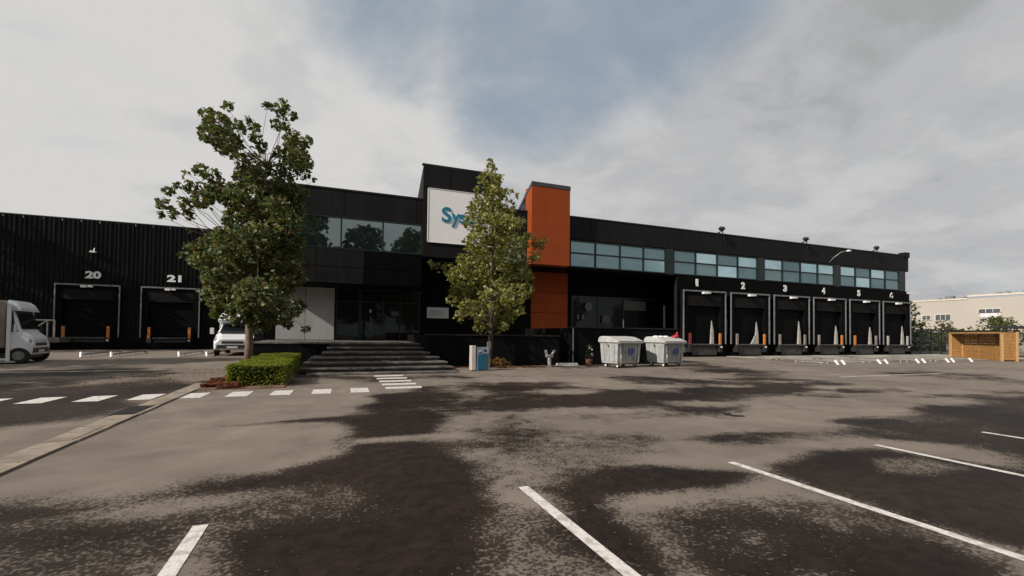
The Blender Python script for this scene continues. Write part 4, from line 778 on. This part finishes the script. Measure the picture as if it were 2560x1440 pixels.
def cab(t_,y0,W=1.0,hood=1.12,roof=2.1,length=1.9,body=None,paintm=whitep):
    """cab nose at y=y0 facing -y"""
    mb=MB()
    mb.loft([ring(y0,.5,.92,W*.86,W*.74,.7),ring(y0+.06,.36,1.0,W*.93,W*.8,.75),ring(y0+.28,.32,hood,W*.98,W*.84,.85),ring(y0+.85,.3,hood+.16,W,W*.88,1.05),
             ring(y0+1.0,.3,hood+.34,W,W*.86,1.15),ring(y0+1.62,.3,roof-.08,W,W*.8,1.25),ring(y0+1.95,.3,roof,W,W*.8,1.3),ring(y0+length+.1,.3,roof+.02,W,W*.82,1.3)])
    bd=mb.build('cab',paintm,t_,smooth=False,bevel=.02)
    zs0,zs1=hood+.26,roof-.13; ya,yb=y0+.90,y0+1.56
    mb=MB(); a,b=W*.80,W*.72; mb.add([(-a,ya-.035,zs0),(a,ya-.035,zs0),(b,yb-.04,zs1),(-b,yb-.04,zs1)],[(0,1,2,3)]); mb.build('windscreen',wscreen,bd)
    for s in (-1,1):
        mb=MB(); mb.add([(s*(W+.006),y0+1.15,hood+.15),(s*(W+.006),y0+length,hood+.12),(s*(W*.87),y0+length,roof-.22),(s*(W*.87),y0+1.6,roof-.25)],[(0,1,2,3)]); mb.build('side_window',wscreen,bd)
        mb=MB(); mb.box(s*W*.9-.13,s*W*.9+.06*s if s<0 else s*W*.9+.0,y0+.06,y0+.16,.74,.93); 
        mb=MB(); mb.add([(s*W*.58,y0+.015,.80),(s*W*.92,y0+.09,.84),(s*W*.93,y0+.16,.98),(s*W*.66,y0+.03,.93)],[(0,1,2,3)]); mb.build('headlight',headl,bd)
        mb=MB(); mb.box(s*(W+.2)-.09,s*(W+.2)+.09,y0+1.0,y0+1.1,1.2,1.55); mb.build('mirror',blackpl if s>0 else whitep,bd,bevel=.02)
        mb=MB(); mb.tube((s*W*.92,y0+1.08,1.3),(s*(W+.15),y0+1.05,1.35),.025); mb.build('mirror_arm',blackpl,bd)
    mb=MB(); mb.box(-W*.55,W*.55,y0-.02,y0+.05,.70,.82); mb.build('grille',blackpl,bd)
    mb=MB(); mb.box(-W*.8,W*.8,y0-.035,y0+.06,.42,.62,inset=.02); mb.build('bumper',blackpl,bd)
    mb=MB(); mb.box(-.26,.26,y0-.05,y0-.036,.44,.54); mb.build('number_plate',platem,bd)
    for z_ in (.86,): mb=MB(); mb.box(-W*.5,W*.5,y0-.0,y0+.03,z_,z_+.03); mb.build('trim',chrome,bd)
    return bd
v=thing('white_van','white box van facing the camera, parked between dock 21 and the tall tree','van',(-5.12,29.3,0),R(2))
cab(v,0,.95,1.0,1.9,1.9)
mb=MB(); mb.loft([ring(1.15,1.9,2.02,.86,.74,1.95),ring(1.35,1.86,2.28,.92,.8,2.0),ring(1.7,1.84,2.42,.95,.85,2.05),ring(2.0,1.83,2.45,.96,.88,2.05)]); mb.build('wind_deflector',whitep,v)
mb=MB(); mb.loft([ring(2.0,.32,2.45,.96,.88,1.4),ring(2.3,.32,2.47,.96,.88,1.4),ring(5.3,.32,2.47,.96,.88,1.4),ring(5.4,.4,2.45,.93,.84,1.4)]); mb.build('body',whitep,v,bevel=.02)
for s in (-1,1):
    for y_ in (.75,4.4): wheel(v,s*.95,y_)
# small truck with tarpaulin box at the left edge, nose to the right
t_=thing('tarpaulin_truck','small white truck with dirty beige tarpaulin box at the left edge','truck',(-12.3,24.95,0),R(97))
bd=cab(t_,-1.0,.98,1.12,2.3,1.7); bd.scale=(1,.37,1); bd.location=(0,-.63,0)
mb=MB(); mb.box(-1.03,1.03,-.27,5.6,.62,2.5); mb.build('cargo_box',tarp,t_,bevel=.09)
mb=MB(); mb.loft([[(-.9,y_,2.1),(-.95,y_,zt-.12),(-.75,y_,zt),(.75,y_,zt),(.95,y_,zt-.12),(.9,y_,2.1)] for y_,zt in ((-.62,2.22),(-.53,2.38),(-.4,2.48),(-.25,2.53))]); mb.build('wind_deflector',whitep,t_)
for s in (-1,1):
    mb=MB(); mb.box(s*1.0-.03,s*1.0+.03,-.42,-.3,.1,2.3); mb.build('cab_pillar',whitep,t_,bevel=.01)
    mb=MB(); mb.box(s*1.06-.1,s*1.06+.1,-.6,0,.06,.12); mb.build('step_plate',galv,t_)
    mb=MB(); mb.box(s*1.04-.02,s*1.04+.02,.13,5.6,.55,.68); mb.build('side_rail',greysteel,t_)
    for y_ in (-.66,4.2): wheel(t_,s*1.0,y_,.32)
    for k in range(7): mb=MB(); mb.box(s*1.035-.01,s*1.035+.01,.4+.7*k,.45+.7*k,.68,2.42); mb.build('tarp_strap',mat('strap',(.2,.18,.14),.7),t_)
    mb=MB(); mb.box(s*.97-.02,s*.97+.02,.5,3.4,.22,.5); mb.build('side_guard',blackpl,t_)
mb=MB(); mb.box(-.8,.8,.2,5.5,.36,.6); mb.build('chassis',blackpl,t_)
mb=MB(); mb.box(-.97,.97,-.85,.1,.22,.42); mb.build('underbody',blackpl,t_)
# steel stair with handrails beside dock 20
sr=thing('steel_stair','short steel stair with pale handrails beside dock 20','stairs',(-17.4,38.2,0))
mb=MB(); mb.box(-.1,1.15,-.3,1.2,.5,.82); mb.build('landing',mat('landing_grey',(.11,.11,.105),.7),sr)
for k in range(4): mb=MB(); mb.box(-.4-.28*k,-.1-.28*k,-.2,1.0,.62-.2*k,.66-.2*k); mb.build('tread',greysteel,sr)
for a,b in (((.9,-.25,.8),(.9,-.25,1.95)),((.55,-.25,.8),(.55,-.25,1.95)),((-.1,-.25,.8),(-.1,-.25,1.95)),((-1.2,-.25,.0),(-1.2,-.25,1.1)),((-.1,-.25,1.9),(-1.2,-.25,1.05)),((.9,-.25,1.92),(-.1,-.25,1.92)),((-.1,-.25,1.35),(.55,-.25,1.92))):
    mb=MB(); mb.tube(a,b,.04); mb.build('handrail',galv,sr)
# ================================================================== LAMPS ON THE ROOF EDGE
fl_lab=['leftmost of the three black floodlights on the roof edge','middle one of the three black floodlights on the roof edge','rightmost of the three black floodlights on the roof edge']
for lab,x_ in zip(fl_lab,(25.2,33.6,42.0)):
    t_=thing('roof_floodlight',lab,'floodlight',(x_,D,8.68),0,'floodlights along the roof edge')
    mb=MB(); mb.box(-.2,.2,-.5,-.26,.0,.2,Matrix.Rotation(R(-25),4,'X')); mb.build('lamp_head',blackpl,t_,bevel=.02)
    mb=MB(); mb.tube((0,.1,-.0),(0,-.42,.12),.04); mb.tube((.0,-.35,.1),(.45,-.1,-.55),.035); mb.box(-.1,.1,-.05,.1,-.12,.03); mb.build('bracket',blackpl,t_)
wl=thing('gooseneck_lamp','white wall lamp on a thin curved arm above dock 4','lamp',(36.6,D-.02,7.35),0)
mb=MB(); mb.path([(0,0,0),(.05,-.3,.35),(.35,-.7,.75),(.75,-.95,.88)],[.018]*4,6); mb.build('arm',galv,wl,smooth=True)
mb=MB(); mb.box(.68,.98,-1.1,-.86,.8,.92,inset=.04); mb.build('lamp_head',lampw,wl,bevel=.02)
cl=thing('corner_camera','small white camera on the right corner of the office building','camera',(XR-.02,D-.05,5.35))
mb=MB(); mb.tube((-.55,-.1,0),(-.1,-.25,-.05),.07,.07,8); mb.build('camera_body',lampw,cl); mb=MB(); mb.tube((-.3,-.15,0),(-.3,.05,.1),.03); mb.build('bracket',greysteel,cl)
# ================================================================== WOODEN SHELTER, FENCE, FAR BUILDINGS AND SHRUBS
ws=thing('wooden_shelter','open ochre wooden shelter with horizontal boards at the right edge of the yard','shelter',(41.1,16.5,0),math.atan2(4.1,3.0))
# local x along the open front, local -y = inside
Lf,Dp,H=5.1,.78,2.0
for k,(x_,y_) in enumerate(((0,0),(Lf,0),(0,-Dp),(Lf,-Dp))): mb=MB(); mb.box(x_-.07,x_+.07,y_-.07,y_+.07,0,H); mb.build('post',woodl,ws,bevel=.01)
mb=MB(); mb.box(-.07,Lf+.07,-.06,.075,H-.17,H+.0); mb.build('front_beam',woodl,ws,bevel=.01)
nb_=9; bh=(H-.12)/nb_
for k in range(nb_):
    z0=.08+bh*k
    mb=MB(); mb.box(.08,Lf-.08,-Dp-.02,-Dp+.02,z0+.006,z0+bh-.006); mb.build('board',woodm,ws)
    for x_ in (-.0,Lf): mb=MB(); mb.box(x_-.025,x_+.025,-Dp+.075,-.075,z0+.006,z0+bh-.006); mb.build('board',woodm,ws)
mb=MB(); mb.box(.08,Lf-.08,-Dp+.03,-.3,.0,.1); mb.build('floor_boards',woodm,ws)
mb=MB(); mb.box(-.15,Lf+.15,-Dp-.12,.16,H+.002,H+.06); mb.build('roof',mat('shelter_roof',(.02,.024,.022),.6),ws)
for x_ in (1.7,3.4): mb=MB(); mb.box(x_-.03,x_+.03,-Dp+.021,-Dp+.07,.1,H-.05); mb.build('stud',woodm,ws)
cp=thing('flat_canopy','dark flat canopy on steel posts behind the wooden shelter','canopy',(53.5,19.6,0),R(0))
mb=MB(); mb.box(-3.5,5,-1.8,1.4,2.36,2.5); mb.build('roof',mat('canopy_dark',(.016,.018,.018),.6),cp)
for k,(x_,y_) in enumerate(((-3.3,-1.6),(-3.3,1.2),(4.8,-1.6),(4.8,1.2),(.7,1.2))): mb=MB(); mb.tube((x_,y_,0),(x_,y_,2.36),.05); mb.build('post',greysteel,cp)
db=thing('green_container','dark green wheeled container beside the right wall of the wooden shelter','container',(45.6,16.1,0),R(20))
mb=MB(); mb.box(-.4,.9,-.4,.5,.15,1.5,inset=-.05); mb.build('body',mat('bin_green',(.008,.05,.045),.5),db,bevel=.03)
mb=MB(); mb.box(-.5,1.0,-.5,.6,1.5,1.62,inset=.08); mb.build('lid',blackpl,db,bevel=.02)
for x_ in (-.25,.7): mb=MB(); mb.tube((x_,-.42,.1),(x_,-.34,.1),.1,.1,12); mb.build('wheel',rubber,db)
sp_=thing('short_bollard','short pale bollard between the wooden shelter and the green container','bollard',(44.0,16.0,0))
mb=MB(); mb.tube((0,0,0),(0,0,.75),.09,.09,10); mb.sphere((0,0,.75),.09,10,6); mb.build('bollard_body',galv,sp_); mb=MB(); mb.tube((0,0,0),(0,0,.3),.2,.16,10); mb.build('bollard_foot',blackpl,sp_)
fe=thing('mesh_fence','dark steel bar fence closing the yard between the office corner and the wooden shelter','fence')
fa,fb=Vector((47.1,24.9,0)),Vector((54.5,25.4,0)); nf=4
for k in range(nf+1):
    p=fa.lerp(fb,k/nf); mb=MB(); mb.box(p.x-.04,p.x+.04,p.y-.04,p.y+.04,0,2.35); mb.build('fence_post',framem,fe)
for k in range(nf):
    p=fa.lerp(fb,k/nf); q_=fa.lerp(fb,(k+1)/nf); mb=MB()
    for z_ in (.1,.8,1.5,2.2): mb.tube(p+Vector((0,0,z_)),q_+Vector((0,0,z_)),.018,n=5)
    for j in range(1,15): r_p=p.lerp(q_,j/15); mb.tube(r_p+Vector((0,0,.06)),r_p+Vector((0,0,2.28)),.012,n=4)
    mb.build('fence_panel',framem,fe)
g_a=thing('yard_gate','dark solid gate panel next to the wooden shelter','gate',(55.6,25.4,0))
for k in range(5): mb=MB(); mb.box(-.9+.36*k+.01,-.9+.36*(k+1)-.01,-.03,.03,.08,2.3); mb.build('board',mat('gate_dark',(.02,.03,.025),.6),g_a)
for x_ in (-.98,.92): mb=MB(); mb.box(x_-.05,x_+.05,-.05,.05,0,2.45); mb.build('gate_post',framem,g_a)
cg=[(.09,.10,.035),(.11,.12,.04),(.07,.075,.03),(.14,.14,.05)]
def rblobs(cx,cy,z0,z1,rx,ry,n,r,seed):
    g=random.Random(seed); o=[]
    for _ in range(n):
        u=g.uniform(0,2*math.pi); v_=g.random()**.5; zz_=g.uniform(0,1); pr=math.sin(math.pi*min(1,.25+zz_*.72))
        o.append((cx+rx*v_*pr*math.cos(u),cy+ry*v_*pr*math.sin(u),z0+(z1-z0)*zz_,r*g.uniform(.7,1.2)))
    return o
def bgtree(name,label,x,y,h,rx,seed,n=26,r=.8,dens=60,size=.34,cols=cg,group=None,z0=None):
    z0=h*.3 if z0 is None else z0
    tree(name,label,(x,y,0),[(x,y,0),(x+.1,y,h*.35),(x,y+.1,h*.7)],[.05*h**.5+.05,.09,.04],rblobs(x,y,z0+r*.5,h-r*.6,rx,rx,n,r,seed),dens,size,cols,seed,barkd,8,group,twig=False,z_first=h*.12)
bgtree('leafy_tree','olive green tree rising directly behind the far right corner of the office building',53.6,28.8,5.3,1.6,31,30,.7,80,.26)
bgtree('round_shrub_tree','broad low green tree behind the wooden shelter, left of the white framed windows',66,27.0,3.9,3.0,32,30,.8,70,.28,z0=.6)
bgtree('round_shrub_tree','yellowish low bushy tree between the steel fence and the broad green tree',62,29.5,3.4,1.8,33,20,.7,70,.28,cols=[(.10,.10,.035),(.13,.12,.04)],z0=.5)
shb=leafbox('dense_shrubbery',None,[(50,66,31.5,33,0,2.1),(49,54,30,32,0,2.6)],9000,.3,[(.03,.035,.018),(.045,.045,.022),(.06,.055,.03)],8,bulge=.5)
shb['label']='dark mass of shrubs growing behind the steel fence'; shb['category']='shrubs'; shb['kind']='stuff'
# far pale building
fbm=thing('pale_far_building','long cream rendered industrial building far behind the wooden shelter','building')
mb=MB(); mb.box(97,150,30,60,0,8.0); mb.box(97.5,150,8,30,0,8.5); mb.build('wall',cream,fbm)
mb=MB(); mb.box(96.9,97.05,43,60,7.9,8.15); mb.box(96.9,97.6,8,43,8.3,8.6); mb.build('roof_edge',mat('cream_edge',(.55,.50,.43),.7),fbm)
fgl=mat('far_glass',(.07,.08,.085),.4)
def fwin(y0,y1,z0,z1,n,mm=fgl):
    mb=MB(); mb.box(96.86,96.99,y0-.12,y1+.12,z0-.12,z1+.12); w_=mb.build('window',mat('far_window_frame',(.5,.47,.42),.6),fbm)
    for k in range(n):
        a=y0+(y1-y0)*k/n+.05; b=y0+(y1-y0)*(k+1)/n-.05
        mb=MB(); mb.box(96.82,96.87,a,b,z0,z1); mb.build('pane',mm,w_)
fwin(48.0,49.2,4.7,5.4,2); fwin(45.2,47.3,4.6,5.5,3)
wl_=mat('roller_light',(.6,.6,.64),.5)
fwin(39.0,41.6,5.7,6.2,3); fwin(39.0,41.2,4.4,4.75,3,fgl); fwin(39.0,41.4,4.95,5.55,2,wl_)
for k,(y_,z_,s_) in enumerate(((47.3,8.05,.25),(45.8,8.1,.45),(43.9,8.15,.2),(39.6,8.6,.2),(38.6,8.6,.22),(36.4,8.6,.3))):
    mb=MB(); mb.box(97.6,98.6,y_-s_*1.3,y_+s_*1.3,z_,z_+s_*1.3,inset=.08); mb.build('roof_unit',greysteel,fbm)
# low grey wall linking far yard
fw_=thing('boundary_wall','low grey boundary wall far behind the shrubs','wall')
for k in range(8): mb=MB(); mb.box(80+.0,80.2,14+4*k+.02,14+4*(k+1)-.02,0,2.1); mb.build('wall_panel',conc,fw_)
# ================================================================== TREES BEHIND THE CAMERA (seen mirrored in the windows)
bc=[(.03,.04,.018),(.04,.05,.02),(.025,.03,.015)]
bl_=['tall dense tree across the road, behind the car park, far left','tall dense tree across the road, second from the left','broad tree across the road, opposite the entrance','rounded tree across the road, opposite the sign tower','lower tree across the road, opposite the orange block','low spreading tree across the road, opposite dock 1','low tree across the road, opposite dock 4','low tree across the road, far right']
for k,(x_,y_,h_,rx_) in enumerate(((-22,-24,18,6),(-12,-23,20.5,5.5),(-4,-22,19.5,5.5),(4.5,-22,17.2,5.2),(12,-23,17.2,5.5),(21,-25,14,5.5),(40,-28,10.5,6),(62,-28,10,6))):
    bgtree('roadside_tree',bl_[k],x_,y_,h_,rx_,50+k,70,1.9,17,.85,bc,'trees behind the car park',z0=h_*.15)
for k,(x_,y_,h_,lab) in enumerate(((-24.5,20.6,13.5,'tall tree beyond the left edge of the yard, beside the tarpaulin truck'),(-27,36.0,14.5,'tall tree at the far left in front of the ribbed warehouse'),(-19.5,14.5,9.5,'tree on the verge left of the concrete gutter'))):
    bgtree('verge_tree',lab,x_,y_,h_,3.6,70+k,40,1.3,26,.5,cg,'trees beyond the left edge')
